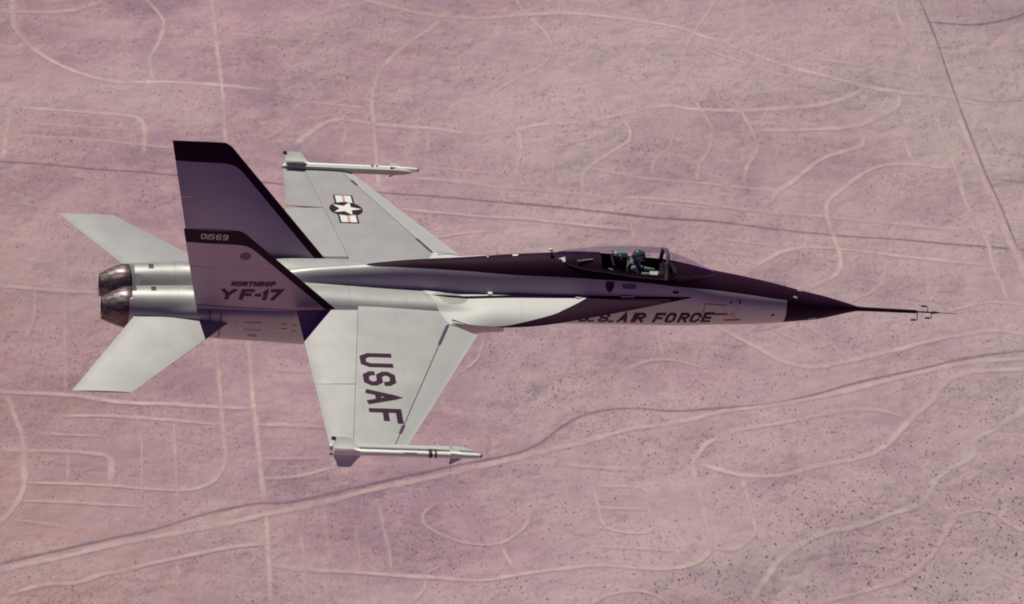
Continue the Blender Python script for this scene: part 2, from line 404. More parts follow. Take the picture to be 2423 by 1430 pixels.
def letter(mb, ch, u, v, w, h, sw, slant, put, step=.04):
    """stroke one letter with its lower left corner at (u,v); put(u,v) -> 3D point on the surface"""
    for li, line in enumerate(GLYPH[ch]):
        P = [(u + sw/2 + p[0]*(w - sw) + slant*p[1]*h, v + sw/2 + p[1]*(h - sw)) for p in line]
        if ch == '.': P = [(u, v + sw/2), (u + sw, v + sw/2)]
        closed = len(P) > 3 and P[0] == P[-1]
        D = []
        Q = [P[0]]
        for a, b in zip(P[:-1], P[1:]):
            n = max(1, int(math.hypot(b[0]-a[0], b[1]-a[1])/step))
            for k in range(1, n+1): Q.append((a[0]+(b[0]-a[0])*k/n, a[1]+(b[1]-a[1])*k/n))
        L = []; N = len(Q)
        for i in range(N):
            a = Q[i-1] if i > 0 else (Q[-2] if closed else None); b = Q[i+1] if i < N-1 else (Q[1] if closed else None)
            d1 = None if a is None else Vector((Q[i][0]-a[0], Q[i][1]-a[1])).normalized()
            d2 = None if b is None else Vector((b[0]-Q[i][0], b[1]-Q[i][1])).normalized()
            c0 = Vector(Q[i])
            if d1 is None: c0 = c0 - d2*sw/2; d1 = d2
            elif d2 is None: c0 = c0 + d1*sw/2; d2 = d1
            n1 = Vector((-d1.y, d1.x)); n2 = Vector((-d2.y, d2.x)); m = (n1 + n2)
            m = m/max(m.length_squared, .5)*2*.5 if m.length > .2 else n1*.5
            m = m*sw/1.0
            L.append((c0 + m, c0 - m))
        V = []; F = []
        for a, b in L: V += [put(a.x, a.y, .0015*li), put(b.x, b.y, .0015*li)]
        for i in range(N-1): F.append((2*i, 2*i+1, 2*i+3, 2*i+2))
        mb.add(V, F)
# ---------------------------------------------------------------- the jet
jet = tag(empty('fighter_jet', (0, 0, 0)), 'silver twin-tailed fighter jet with black nose and spine in level flight over desert', 'aircraft')
NA = 144
ANG = np.linspace(0, 2*np.pi, NA, endpoint=False)
def body_rings(xs, cut=False):
    V = []
    for x in xs:
        y, z = ring(float(x), ANG, cut)
        V += [(x, float(a), float(b)) for a, b in zip(y, z)]
    return V
def loft_faces(n, m):
    F = []
    for i in range(n-1):
        for k in range(m): F.append((i*m+k, (i+1)*m+k, (i+1)*m+(k+1) % m, i*m+(k+1) % m))
    return F
X_RAD = 9.715
xs = np.concatenate([[-3.62], np.arange(-3.56, 3.79, .09), [3.799, 3.801], np.arange(3.88, 5.76, .09), [5.797, 5.803], np.arange(5.86, 7.35, .07), [7.357, 7.363], np.arange(7.43, X_RAD, .09), [X_RAD]])
V = body_rings(xs); F = loft_faces(len(xs), NA)
def open_pit(f):    # the cockpit opening
    return all(PIT[0] - .001 <= V[i][0] <= PIT[1] + .001 and V[i][2] > .85 and abs(V[i][1]) < pit_hw(V[i][0]) + .012 for i in f)
F = [f for f in F if not open_pit(f)]
F.append(tuple(range(NA)))
fus = mesh_obj('fuselage', V, F, M['fuselage'], jet, True, 40)
xs = np.concatenate([[X_RAD + .004], np.arange(X_RAD + .06, 11.25, .07), [11.28, 11.32]])
F = loft_faces(len(xs), NA); F.append(tuple((len(xs)-1)*NA + k for k in range(NA))[::-1])
rad = mesh_obj('radome', body_rings(xs), F, M['black'], jet, True, 40)
rad['label'] = 'black nose cone'
TX = np.linspace(PIT[0] - .01, PIT[1] + .01, 16); Vt = []; prof = [(1, None), (1, .62), (.93, .58), (-.93, .58), (-1, .62), (-1, None)]
for x in TX:
    w = pit_hw(float(np.clip(x, *PIT))) + .006
    Vt += [(x, g*w, (top_z(float(x), w) - .012) if z is None else z) for g, z in prof]
Ft = grid_faces(16, 6) + [tuple(range(6)), tuple(range(15*6, 16*6))]
mesh_obj('cockpit_tub', Vt, Ft, M['cockpit'], jet)
# markings on the body: thin plates that follow the skin
def skin(x, z, off=.005, side=-1):
    e = .02
    y = side_y(x, z); n = Vector((y*0 - (side_y(x+.05, z)-side_y(x-.05, z))/.1, 1.0, -(side_y(x, z+e)-side_y(x, z-e))/(2*e)))
    n.normalize()
    return (x + n.x*off, side*(y + n.y*off), z + n.z*off)
def skin_top(x, y, off=.006):
    return (x, y, top_z(x, y) + off)
def plate(name, pts, material, parent, fn=skin, off=.006, nu=4, nv=3):
    """pts: four (a,b) corners in surface coordinates"""
    V = []
    for i in range(nu):
        for j in range(nv):
            a, b = i/(nu-1), j/(nv-1)
            p = [(1-a)*(1-b)*pts[0][k] + a*(1-b)*pts[1][k] + a*b*pts[2][k] + (1-a)*b*pts[3][k] for k in (0, 1)]
            V.append(fn(p[0], p[1], off))
    return mesh_obj(name, V, grid_faces(nu, nv), material, parent, True)
mb = MB()
for ch, z0 in (('U', 1070), ('.', 1185), ('S', 1255), ('.', 1370), ('A', 1440), ('I', 1535), ('R', 1595), ('F', 1775), ('O', 1885), ('R', 2010), ('C', 2120), ('E', 2235)):
    u = 5.43 + (z0 - 1070)*.002157
    letter(mb, ch, u, 0, .208, .28, .060, .16, lambda a, b, k=0: skin(a, .035 + (a - 6.2)*.046 + b, .007 + k))
o = mb.build('lettering', M['decal_dark'], fus); o['label'] = 'U.S. AIR FORCE in dark letters'
# shield, panels, rescue marks
cx, cz = 5.975, .895
sh = [(-.085, .09), (.085, .09), (.085, -.01), (.05, -.085), (0, -.125), (-.05, -.085), (-.085, -.01)]
o = mesh_obj('emblem', [skin(cx + a, cz + b, .006) for a, b in [(0, 0)] + sh], [(0, i+1, (i+1) % 7 + 1) for i in range(7)], M['decal_dark'], fus); o['label'] = 'small dark shield emblem'
plate('access_panel', [(6.24, .86), (6.52, .86), (6.50, .955), (6.22, .955)], M['decal_violet'], fus)
plate('marking', [(8.42, .175), (8.78, .19), (8.78, .225), (8.42, .21)], M['decal_maroon'], fus)
plate('marking', [(8.20, .33), (8.47, .34), (8.47, .385), (8.20, .375)], M['decal_maroon'], fus)
mb = MB(); mb.add([skin(8.46, .31, .007), skin(8.60, .40, .007), skin(8.62, .31, .007)], [(0, 2, 1)]); mb.add([skin(8.63, .46, .007), skin(8.71, .48, .007), skin(8.64, .28, .007), skin(8.58, .27, .007)], [(0, 3, 2, 1)])
mb.build('rescue_arrow', M['decal_red'], fus)
plate('vent', [(9.40, .30), (9.46, .305), (9.46, .345), (9.40, .34)], M['void'], fus)
plate('vent', [(8.49, .60), (8.54, .60), (8.54, .63), (8.49, .63)], M['void'], fus)
plate('vent', [(8.68, .58), (8.71, .58), (8.71, .65), (8.68, .65)], M['void'], fus)
plate('vent', [(7.28, .80), (7.40, .79), (7.40, .835), (7.28, .845)], M['void'], fus)
for p in ([(7.98, .585), (8.42, .555), (8.42, .567), (7.98, .597)], [(7.97, .585), (7.985, .585), (7.945, .25), (7.93, .25)]):
    plate('panel_joint', p, M['dark_metal'], fus)
mb = MB(); mb.hexa([(6.22, -.585, .66), (6.50, -.575, .66), (6.46, -.50, .66), (6.22, -.50, .66), (6.22, -.580, .735), (6.49, -.565, .735), (6.45, -.50, .735), (6.22, -.50, .735)]); mb.build('formation_light', M['decal_white'], fus)
plate('light', [(4.02, .0), (4.13, .0), (4.13, .07), (4.02, .07)], M['decal_white'], fus, skin_top, .012)
plate('light', [(3.50, .005), (3.54, .005), (3.54, .035), (3.50, .035)], M['decal_white'], fus, skin_top, .012)
for q in ([(9.98, .03), (10.07, .03), (10.07, .07), (9.98, .07)], [(9.86, -.20), (9.94, -.20), (9.94, -.165), (9.86, -.165)]):
    plate('marking', q, M['pale_grey'], rad, skin_top)
plate('marking', [(10.23, .155), (10.40, .165), (10.40, .19), (10.23, .18)], M['pale_grey'], rad)
for x in (-2.04, -1.82):
    mb = MB(); L = [(skin(x-.012, z, .006), skin(x+.012, z, .006)) for z in np.linspace(-.42, .24, 16)]
    mb.add([p for q in L for p in q], [(2*i, 2*i+1, 2*i+3, 2*i+2) for i in range(15)]); mb.build('stripe', M['decal_maroon'], fus)
# hatches on the engine bay side
for x0, x1, z0, z1 in ((-1.35, -1.0, -.12, .06), (-.62, -.50, -.05, .06), (-.40, -.30, -.10, .05), (-1.25, -1.08, -.30, -.26)):
    for q in ([(x0, z0), (x1, z0), (x1, z0+.012), (x0, z0+.012)], [(x0, z1), (x1, z1), (x1, z1+.012), (x0, z1+.012)]):
        plate('panel_joint', q, M['dark_metal'], fus)
for s in (1, -1):
    for p in [(-3.19, -3.09)]:
        plate('nacelle_vent', [(p[0], s*.35), (p[1], s*.35), (p[1], s*.50), (p[0], s*.50)], M['dark_metal'], fus, skin_top, .006, 3, 5)
# spine blade and ball antennas
mb = MB(); mb.tube([(4.80, 0, 1.25), (4.80, 0, 1.385)], [.02, .012], 8); a = mb.build('antenna', M['dark_metal'], jet)
mb = MB(); mb.ball((4.775, 0, 1.41), .036, 10, 6, (1.3, 1, .8)); mb.build('antenna_cap', M['decal_white'], a, True, 80)

# ---- nose boom
mb = MB(); mb.tube([(11.25, 0, .296), (11.5, 0, .292), (12.0, 0, .286), (12.54, 0, .278)], [.052, .043, .040, .037], 14)
boom = mb.build('air_data_probe', M['black'], jet, True, 40)
mb = MB(); mb.tube([(12.53, 0, .278), (12.86, 0, .275)], [.018, .018], 10); mb.tube([(12.85, 0, .275), (12.88, 0, .275), (13.05, 0, .274)], [.018, .032, .008], 10); mb.tube([(13.04, 0, .274), (13.40, 0, .268)], [.007, .004], 6)
mb.build('probe_tip', M['dark_metal'], boom, True, 40)
for x, d in ((12.56, (0, -.62, -.78)), (12.78, (0, .55, .83)), (12.86, (0, -.62, -.78))):
    d = Vector(d).normalized(); b0 = Vector((x, 0, .276)); L = .17 if x < 12.6 else .12
    mb = MB(); mb.tube([b0, b0 + d*L, b0 + d*L + Vector((-.04, 0, 0))], [.009, .009, .009], 6)
    e = b0 + d*L; w = d.cross(Vector((1, 0, 0))).normalized()*.006
    mb.hexa([e+Vector((-.13,0,0))-w-d*.018, e+Vector((-.03,0,0))-w-d*.018, e+Vector((-.03,0,0))+w-d*.018, e+Vector((-.13,0,0))+w-d*.018, e+Vector((-.15,0,0))-w+d*.018, e+Vector((-.03,0,0))-w+d*.018, e+Vector((-.03,0,0))+w+d*.018, e+Vector((-.15,0,0))+w+d*.018])
    mb.build('vane', M['dark_metal'], boom)

# ---- intakes: hollow ducts under the extensions
for s in (1, -1):
    V = []; n = 40
    for x, g, lean in ((3.55, .004, 0), (3.84, .010, 0), (3.86, .0, .0), (3.86, -.03, .0), (3.50, -.05, 0)):
        cy, c, a, b, ex = [float(f(min(x, 3.79))) for f in fN]
        for k in range(n):
            t = 2*math.pi*k/n; ct, st = math.cos(t), math.sin(t)
            r = (abs(ct)**ex + abs(st)**ex)**(-1/ex)
            V.append((x, s*(cy + (a+g)*r*ct), c + (b+g)*r*st))
    F = loft_faces(5, n)
    it = mesh_obj('air_intake', V, F, M['silver_plain'], jet, True, 40)
    mesh_obj('duct', [V[4*n+k] for k in range(n)], [tuple(range(n))], M['void'], it)

# ---- nozzles
for s in (1, -1):
    prof = [(-3.55, .405, -.045), (-3.63, .412, -.045), (-3.70, .405, -.047), (-3.83, .365, -.053), (-3.97, .305, -.062), (-4.08, .252, -.072), (-4.135, .225, -.078)]
    n = 72; V = []
    for x, r, z in prof + [(-4.135, .205, -.078), (-3.9, .255, -.06), (-3.6, .30, -.045)]:
        for k in range(n):
            t = 2*math.pi*k/n
            g = .985 if (k % 6 == 0 and -4.13 < x < -3.64) else 1.0
            V.append((x, s*.433 + r*g*math.sin(t), z + r*g*math.cos(t)))
    nz = mesh_obj('exhaust_nozzle', V, loft_faces(len(prof)+3, n), M['nozzle'], jet, True, 30)
    mesh_obj('nozzle_liner', [(-3.62, s*.433 + .31*math.sin(2*math.pi*k/n), -.045 + .31*math.cos(2*math.pi*k/n)) for k in range(n)], [tuple(range(n))], M['void'], nz)

# ---- leading edge root extensions
for s in (1, -1):
    xs = np.linspace(7.9, 2.22, 90); nv = 17; top = []; bot = []
    for x0 in xs:
        for j in range(nv):
            t = 1 - (1 - j/(nv-1))**1.6
            q = min(max((3.7 - x0)/1.48, 0), 1); x = x0 + .44*t*q*q*(3 - 2*q)
            ye = float(eY(x)); ya = .36 + (ye - .36)*t
            z = lerx_top(x, ya); th = .015 + .11*(1 - t)**.7
            b = min(max((2.22 + .44*t + 1.0 - x)/1.0, 0), 1); b = b*b*(3 - 2*b)
            if b > 0: z = z*(1 - b) + b*(max(top_z(x, ya), wing_z(x, ya)) + .007); th = th*(1 - b) + .03*b
            top.append((x, s*ya, z)); bot.append((x, s*ya, z - th))
    V, F = solid(top, bot, len(xs), nv)
    if s > 0: F = [f[::-1] for f in F]
    lx = mesh_obj('leading_edge_extension', V, F, M['lerx'], jet, True, 45)
    # bleed slot along the root
    P = [(2.25, .585, .615), (2.6, .56, .63), (3.2, .545, .632), (4.2, .548, .628), (5.3, .553, .615)]
    i0 = pchip([p[0] for p in P], [p[1] for p in P]); i1 = pchip([p[0] for p in P], [p[2] for p in P])
    V = []; xs2 = np.linspace(2.25, 5.3, 40)
    for x in xs2:
        w = 1.0 if x > 2.7 else max(.15, (x - 2.25)/.45)
        for t in (0, 1):
            ya = float(i0(x)) + (float(i1(x)) - float(i0(x)))*t*w
            V.append((x, s*ya, max(lerx_top(x, ya), top_z(x, ya)) + .006))
    mesh_obj('bleed_slot', V, grid_faces(40, 2), M['void'], lx, True)
    mb = MB(); mb.box((3.52, s*.565 - .02, .60), (3.60, s*.565 + .055, .675)); mb.build('slot_brace', M['decal_white'], lx)
    mb = MB(); mb.box((5.29, s*.59 - .045, .60), (5.40, s*.59 + .045, .684)); mb.build('slot_brace', M['silver_plain'], lx)
    # small step at the rear outer corner
    mb = MB(); 
    mb.add([(2.72, s*1.28, lerx_top(2.72, 1.28)+.005), (3.12, s*1.36, lerx_top(3.12, 1.36)+.005), (3.12, s*1.375, lerx_top(3.12, 1.375)+.005), (2.72, s*1.315, lerx_top(2.72, 1.315)+.005)], [(0, 1, 2, 3)]); mb.build('panel_joint', M['void'], lx)

# ---- wings
def wing_piece(name, front, rear, y0, y1, s, parent, mat, nu=14, nv=18, defl=0.0, hinge=None, skew=0.0):
    top = []; bot = []
    for j in range(nv):
        for i in range(nu):
            t = i/(nu-1); t = .5 - .5*math.cos(math.pi*t)
            y = y0 + (y1 - y0)*j/(nv-1) + skew*(1 - t)**.8*(1 - j/(nv-1)); a, b = front(y), rear(y); x = a + (b - a)*t
            for lst, g in ((top, 1), (bot, -1)):
                X, Z = x, wing_z(x, y, g)
                if defl:
                    xh, zh = hinge(y), wmid(y); c, sn = math.cos(defl), math.sin(defl)
                    dx, dz = x - xh, Z - zh; X = xh + c*dx - sn*dz; Z = zh + sn*dx + c*dz
                lst.append((X, s*y, Z))
    V, F = solid(top, bot, nv, nu)
    if s < 0: F = [f[::-1] for f in F]
    return mesh_obj(name, V, F, mat, parent, True, 30)
G = .004
WINGS = {}
for s in (1, -1):
    w = wing_piece('wing', lambda y: hLE(y) - .008, lambda y: hTE(y) + G, .62, 5.24, s, jet, M['silver'], 16, 26); WINGS[s] = w
    wing_piece('leading_edge_flap', wLE, lambda y: hLE(y) + .008, 1.33, 5.225, s, w, M['flap'], 12, 26, math.radians(-6.5), hLE, .20)
    wing_piece('trailing_edge_flap', lambda y: hTE(y) - G, wTE, 1.02, 3.34, s, w, M['silver_plain'], 10, 16, math.radians(.6), hTE)
    wing_piece('aileron', lambda y: hTE(y) - G, wTE, 3.36, 5.24, s, w, M['silver_plain'], 10, 14, math.radians(-3.6 if s > 0 else 0), hTE)
    # dark seal behind the hinge gaps
    mb = MB()
    for h, d in ((hLE, .05), (hTE, .03)):
        ys = np.linspace(1.3 if h is hLE else 1.05, 5.2, 12); V = []
        for y in ys:
            for x in (h(y) + d, h(y) - d): V.append((x, s*y, wing_z(h(y), y) - .022))
        mb.add(V, grid_faces(12, 2))
    mb.build('hinge_seal', M['seal'], w)
    # hinge covers on the leading edge joint
    for y0, y1 in ((1.40, 2.02), (4.55, 4.80)):
        mb = MB(); V = []
        for y in (y0, y1):
            for d in (.028, -.032): V.append((hLE(y) + d, s*y, wing_z(hLE(y) + min(d, 0), y) + .006))
        mb.add(V, [(0, 1, 3, 2)]); mb.build('hinge_cover', M['frame'], w)
    # launcher rail on the wing tip
    mb = MB()
    prof = [(-.06, .035, .035), (.0, .055, .06), (2.35, .055, .06), (2.55, .045, .045), (2.72, .012, .012)]
    V = []
    for x, hw, hh in prof:
        zc = .022
        V += [(x, s*5.295 - hw, zc - hh), (x, s*5.295 + hw, zc - hh), (x, s*5.295 + hw, zc + hh), (x, s*5.295 - hw, zc + hh)]
    F = loft_faces(5, 4) + [(0, 1, 2, 3), (19, 18, 17, 16)]
    mesh_obj('launcher_rail', V, F, M['flap'], w)
# USAF on the starboard wing
mb = MB()
for k, ch in enumerate('USAF'):
    u0 = 2.385 + .565*k
    letter(mb, ch, u0, 0, .43, .635, .118, 0, lambda a, b, q=0: (.765 + .022*(a - 2.4) + b, -a, wing_z(.765 + b, a) + .006 + q))
o = mb.build('lettering', M['decal_dark'], WINGS[-1]); o['label'] = 'USAF in large dark block letters'
# star and bar on the port wing
SX, SY, SR = 1.08, 3.31, .335
def onwing(a, b, off): return (SX + a, SY + b, wing_z(SX + a, SY + b) + off)
ins = mesh_obj('insignia', [onwing(0, 0, .005)] + [onwing(SR*1.04*math.cos(t), SR*1.04*math.sin(t), .005) for t in np.linspace(0, 2*np.pi, 48, endpoint=False)], [(0, i+1, (i+1) % 48 + 1) for i in range(48)], M['decal_dark'], WINGS[1])
ins['label'] = 'white star on a dark disc with red-striped white bars'
def quad_on(name, a0, a1, b0, b1, off, mat):
    V = [onwing(a, b, off) for a in np.linspace(a0, a1, 3) for b in np.linspace(b0, b1, 6)]
    return mesh_obj(name, V, grid_faces(3, 6), mat, ins)
for g in (1, -1):
    b0, b1 = sorted((g*SR*.80, g*SR*2.06)); quad_on('bar_border', -.205, .205, b0, b1, .007, M['decal_dark'])
    b0, b1 = sorted((g*SR*1.0, g*SR*1.95)); quad_on('bar', -.165, .165, b0, b1, .009, M['decal_white'])
    quad_on('bar_stripe', -.03, .03, b0, b1, .011, M['decal_red'])
    if g: 
        b0, b1 = sorted((g*SR*.60, g*SR*1.02)); quad_on('bar', -.165, .165, b0, b1, .0098, M['decal_white'])
P = [(0, 0)] + [((SR*.98 if k % 2 == 0 else SR*.40)*math.cos(k*math.pi/5), (SR*.98 if k % 2 == 0 else SR*.40)*math.sin(k*math.pi/5)) for k in range(10)]
mesh_obj('disc', [onwing(0, 0, .0115)] + [onwing(SR*.99*math.cos(t), SR*.99*math.sin(t), .0115) for t in np.linspace(0, 2*np.pi, 48, endpoint=False)], [(0, i+1, (i+1) % 48 + 1) for i in range(48)], M['decal_dark'], ins)
mesh_obj('star', [onwing(a, b, .014) for a, b in P], [(0, k+1, (k+1) % 10 + 1) for k in range(10)], M['decal_white'], ins)

# ---- fins
def fin_le(t): 
    x = .44 - 2.12*t
    if t > .955: x -= .9*(t - .955)**1.0*((t - .955)/.045)*1.6
    return x
def fin_te(t): return -2.34 - .47*t
def fin_pt(x, t, s, side):
    """side = +1: face turned to port, -1: face turned to starboard"""
    le, te = fin_le(t), fin_te(t); u = min(max((le - x)/(le - te), 0), 1)
    th = (.055 - .028*max(t, 0))*max(.12, 1 - (abs(u - .4)/(.4 if u < .4 else .6))**2.2)
    y, z = s*(.917 + .793*t), .385 + 2.185*t
    n = Vector((0, .940, -.341*s)) if True else None
    n = Vector((0, .9396, -.342*s))
    return (x, y + side*n.y*th, z + side*n.z*th)
def fin_piece(name, fa, fb, t0, t1, s, parent, mat, nu=16, nv=24):
    top = []; bot = []
    ST = [t0 + (t1 - t0)*(1 - (1 - j/(nv-1))**1.4) for j in range(nv)]
    if name == 'fin': ST = sorted(ST + [.0699, .0701, RT - .0001, RT + .0001])
    nv = len(ST)
    for j in range(nv):
        t = ST[j]; a, b = fa(t), fb(t)
        for i in range(nu):
            q = .5 - .5*math.cos(math.pi*i/(nu-1)); x = a + (b - a)*q
            top.append(fin_pt(x, t, s, 1)); bot.append(fin_pt(x, t, s, -1))
    V, F = solid(top, bot, nv, nu)
    F = [f[::-1] for f in F] if True else F
    return mesh_obj(name, V, F, mat, parent, True, 30)
RT, RX = .515, -2.15
FINS = {}
for s in (1, -1):
    # rear edge of the fixed fin steps forward where the rudder sits
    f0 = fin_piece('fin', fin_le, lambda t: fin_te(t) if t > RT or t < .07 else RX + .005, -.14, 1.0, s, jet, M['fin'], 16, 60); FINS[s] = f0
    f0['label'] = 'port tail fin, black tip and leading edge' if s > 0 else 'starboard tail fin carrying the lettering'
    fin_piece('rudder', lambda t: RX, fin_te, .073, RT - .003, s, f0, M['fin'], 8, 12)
    mb = MB(); V = []
    for x in np.linspace(.2, -2.3, 14): # fillet at the root
        w = .055*math.sin(math.pi*min(max((.35 - x)/2.8, .02), .98))**.5 + .012
        for k in range(7):
            a = math.pi*k/6; V.append((x, s*.905 + w*1.2*math.cos(a), .345 + w*1.1*math.sin(a)))
    mb.add(V, grid_faces(14, 7)); mb.build('root_fillet', M['silver_plain'], f0, True, 60)
def finmap(x, z, k=0):
    p = fin_pt(x, (z - .385)/2.185, -1, -1); return (p[0], p[1] - .9396*(.006 + k), p[2] - .342*(.006 + k))
mb = MB()
for k, ch in enumerate('01569'):
    letter(mb, ch, (-2.46, -2.345, -2.295, -2.165, -2.035)[k], 0, .105 if ch != '1' else .05, .165, .027, 0, lambda a, b, q=0: finmap(a, 2.325 - (a + 2.4)*.0 + b*.94, q))
o = mb.build('lettering', M['pale_grey'], FINS[-1]); o['label'] = 'pale serial number 01569'
mb = MB()
for k, ch in enumerate('NORTHROP'):
    letter(mb, ch, -1.72 + .110*k, 0, .102, .150, .040, .06, lambda a, b, q=0: finmap(a, 1.005 + (a + 1.72)*.045 + b*.94, q))
mb.build('lettering', M['fin_letter'], FINS[-1])['label'] = 'NORTHROP in wide dark capitals'
mb = MB()
for ch, u, w in (('Y', -1.86, .30), ('F', -1.47, .26), ('-', -1.19, .14), ('1', -1.06, .18), ('7', -.90, .25)):
    letter(mb, ch, u - .05, 0, w, .34, .084, .08, lambda a, b, q=0: finmap(a, .60 + (a + 1.72)*.05 + b*.94, q))
mb.build('lettering', M['fin_letter'], FINS[-1])['label'] = 'YF-17 in large dark slanted letters'
mesh_obj('emblem', [finmap(-1.535 + .11*r*math.cos(t), 1.885 + .10*r*math.sin(t)) for r, t in [(0, 0)] + [(1, a) for a in np.linspace(0, 2*np.pi, 24, endpoint=False)]], [(0, i+1, (i+1) % 24 + 1) for i in range(24)], M['frame'], FINS[-1])['label'] = 'dark round emblem'

# ---- stabilators
def sLE(y): return -2.131 - .864*(y - 1.53)
def sTE(y): return -3.58 - .534*(y - .98)
for s in (1, -1):
    top = []; bot = []; nv, nu = 20, 14
    for j in range(nv):
        y = .78 + (3.325 - .78)*j/(nv-1); a, b = sLE(y), sTE(y)
        for i in range(nu):
            q = .5 - .5*math.cos(math.pi*i/(nu-1)); x = a + (b - a)*q; th = (.045 - .012*(y - 1))*max(.10, 1 - (2*abs(q - .45))**2.2)
            z = .093 - .082*y
            top.append((x, s*y, z + th)); bot.append((x, s*y, z - th))
    V, F = solid(top, bot, nv, nu)
    if s < 0: F = [f[::-1] for f in F]
    mesh_obj('stabilator', V, F, M['silver_plain'], jet, True, 30)

# ---- cockpit glass, frames, seat
gW = pchip([4.92, 5.14, 5.78, 6.2, 6.75, 7.12, 7.4, 7.8, 8.1, 8.22], [.10, .26, .35, .378, .39, .385, .355, .25, .11, .015])
gT = pchip([4.92, 5.2, 5.55, 6.1, 6.42, 6.97, 7.12, 7.3, 7.75, 8.22], [1.318, 1.372, 1.425, 1.487, 1.502, 1.51, 1.487, 1.405, 1.225, 1.008])
def glass_pt(x, t, out=0.0):
    w = float(gW(x)); zb = top_z(x, w) - .01; zt = max(float(gT(x)), zb + .01); c, sn = math.cos(t), math.sin(t)
    g = lambda v: math.copysign(abs(v)**.86, v)
    return (x, (w + out)*g(c), zb + (zt + out - zb)*g(sn))
def glass(name, x0, x1, n, parent):
    V = [glass_pt(float(x), t) for x in np.linspace(x0, x1, n) for t in np.linspace(0, math.pi, 25)]
    return mesh_obj(name, V, grid_faces(n, 25), M['glass'], parent, True, 60)
X_BOW = 7.12
can = glass('canopy', 4.92, X_BOW - .02, 40, jet); can['label'] = 'clear canopy'
wsd = glass('windshield', X_BOW + .02, 8.22, 24, jet)
def arch(name, x0, x1, o0, o1, parent, mat):
    V = []; m = 33
    for x, o in ((x0, o0), (x0, o1), (x1, o1), (x1, o0)):
        V += [glass_pt(x, t, o) for t in np.linspace(0, math.pi, m)]
    F = []
    for i in range(4):
        for k in range(m-1): F.append((i*m+k, i*m+k+1, ((i+1) % 4)*m+k+1, ((i+1) % 4)*m+k))
    return mesh_obj(name, V, F, mat, parent, True, 30)
arch('canopy_frame', X_BOW - .026, X_BOW + .026, -.030, .008, can, M['bow'])
arch('windshield_frame', X_BOW + .032, X_BOW + .055, -.02, .008, wsd, M['cockpit'])
for s in (1, -1):
    V = []
    for x in np.linspace(4.95, 7.1, 30):
        w = float(gW(x)); z = top_z(x, w)
        V += [(x, s*(w - .018), z + .012), (x, s*(w + .02), z + .004)]
    mesh_obj('sill_rail', V, grid_faces(30, 2), M['cockpit'], can, True)
# cross frame and struts inside the rear glass
mb = MB(); mb.tube([(5.62, -.16, 1.32), (5.30, -.22, 1.30)], [.012, .012], 6); mb.build('canopy_strut', M['pale_grey'], jet, True)
mb = MB(); mb.tube([(5.95, -.24, 1.165), (6.02, -.26, 1.14), (6.12, -.26, 1.11)], [.012, .02, .014], 6)
mb.build('canopy_strut', M['pale_grey'], jet, True)
mb = MB(); mb.add([(4.93, -.12, 1.285), (5.06, -.10, 1.315), (5.06, -.20, 1.268), (5.02, -.215, 1.25)], [(0, 1, 2, 3)]); mb.build('canopy_glint', M['decal_white'], jet)  # glint in the rear glass, modelled as a flat white patch
# seat
mb = MB()
mb.hexa([(6.02, -.23, .56), (6.60, -.23, .56), (6.60, .23, .56), (6.02, .23, .56), (5.98, -.23, .70), (6.62, -.23, .72), (6.62, .23, .72), (5.98, .23, .70)])
mb.hexa([(6.20, -.23, .66), (6.44, -.21, .66), (6.44, .21, .66), (6.20, .23, .66), (6.04, -.19, 1.22), (6.26, -.17, 1.22), (6.26, .17, 1.22), (6.04, .19, 1.22)])
mb.hexa([(6.08, -.12, 1.20), (6.34, -.12, 1.20), (6.34, .12, 1.20), (6.08, .12, 1.20), (6.04, -.11, 1.37), (6.33, -.11, 1.37), (6.33, .11, 1.37), (6.04, .11, 1.37)])
seat = mb.build('ejection_seat', M['cockpit'], jet)
mb = MB(); mb.hexa([(6.12, -.115, 1.372), (6.335, -.115, 1.372), (6.335, .115, 1.372), (6.12, .115, 1.372), (6.10, -.10, 1.455), (6.32, -.10, 1.462), (6.32, .10, 1.462), (6.10, .10, 1.455)])
mb.build('head_box', M['teal'], seat)
mb = MB(); mb.box((6.06, -.10, 1.38), (6.115, .02, 1.44)); mb.tube([(6.03, -.06, 1.43), (6.18, -.125, 1.42), (6.20, -.125, 1.34)], [.014, .016, .014], 6); mb.build('seat_fitting', M['pale_grey'], seat)
# instrument coaming, panel, side consoles, stick
mb = MB(); mb.hexa([(7.10, -.30, .90), (7.40, -.28, .90), (7.40, .28, .90), (7.10, .30, .90), (7.14, -.24, 1.12), (7.46, -.20, 1.09), (7.46, .20, 1.09), (7.14, .24, 1.12)])
coam = mb.build('instrument_coaming', M['cockpit'], jet)
mb = MB(); mb.box((7.09, -.2, .92), (7.098, .2, 1.08)); mb.build('instrument_panel', M['dark_metal'], coam)
mb = MB(); mb.box((7.15, -.05, 1.12), (7.22, .05, 1.19)); mb.add([(7.20, -.05, 1.18), (7.20, .05, 1.18), (7.14, .05, 1.30), (7.14, -.05, 1.30)], [(0, 1, 2, 3)]); mb.build('gunsight', M['frame'], coam)
for s in (1, -1):
    mb = MB(); mb.box((6.35, s*.31 - .045, .56), (7.05, s*.31 + .045, .84)); mb.build('side_console', M['cockpit'], jet)
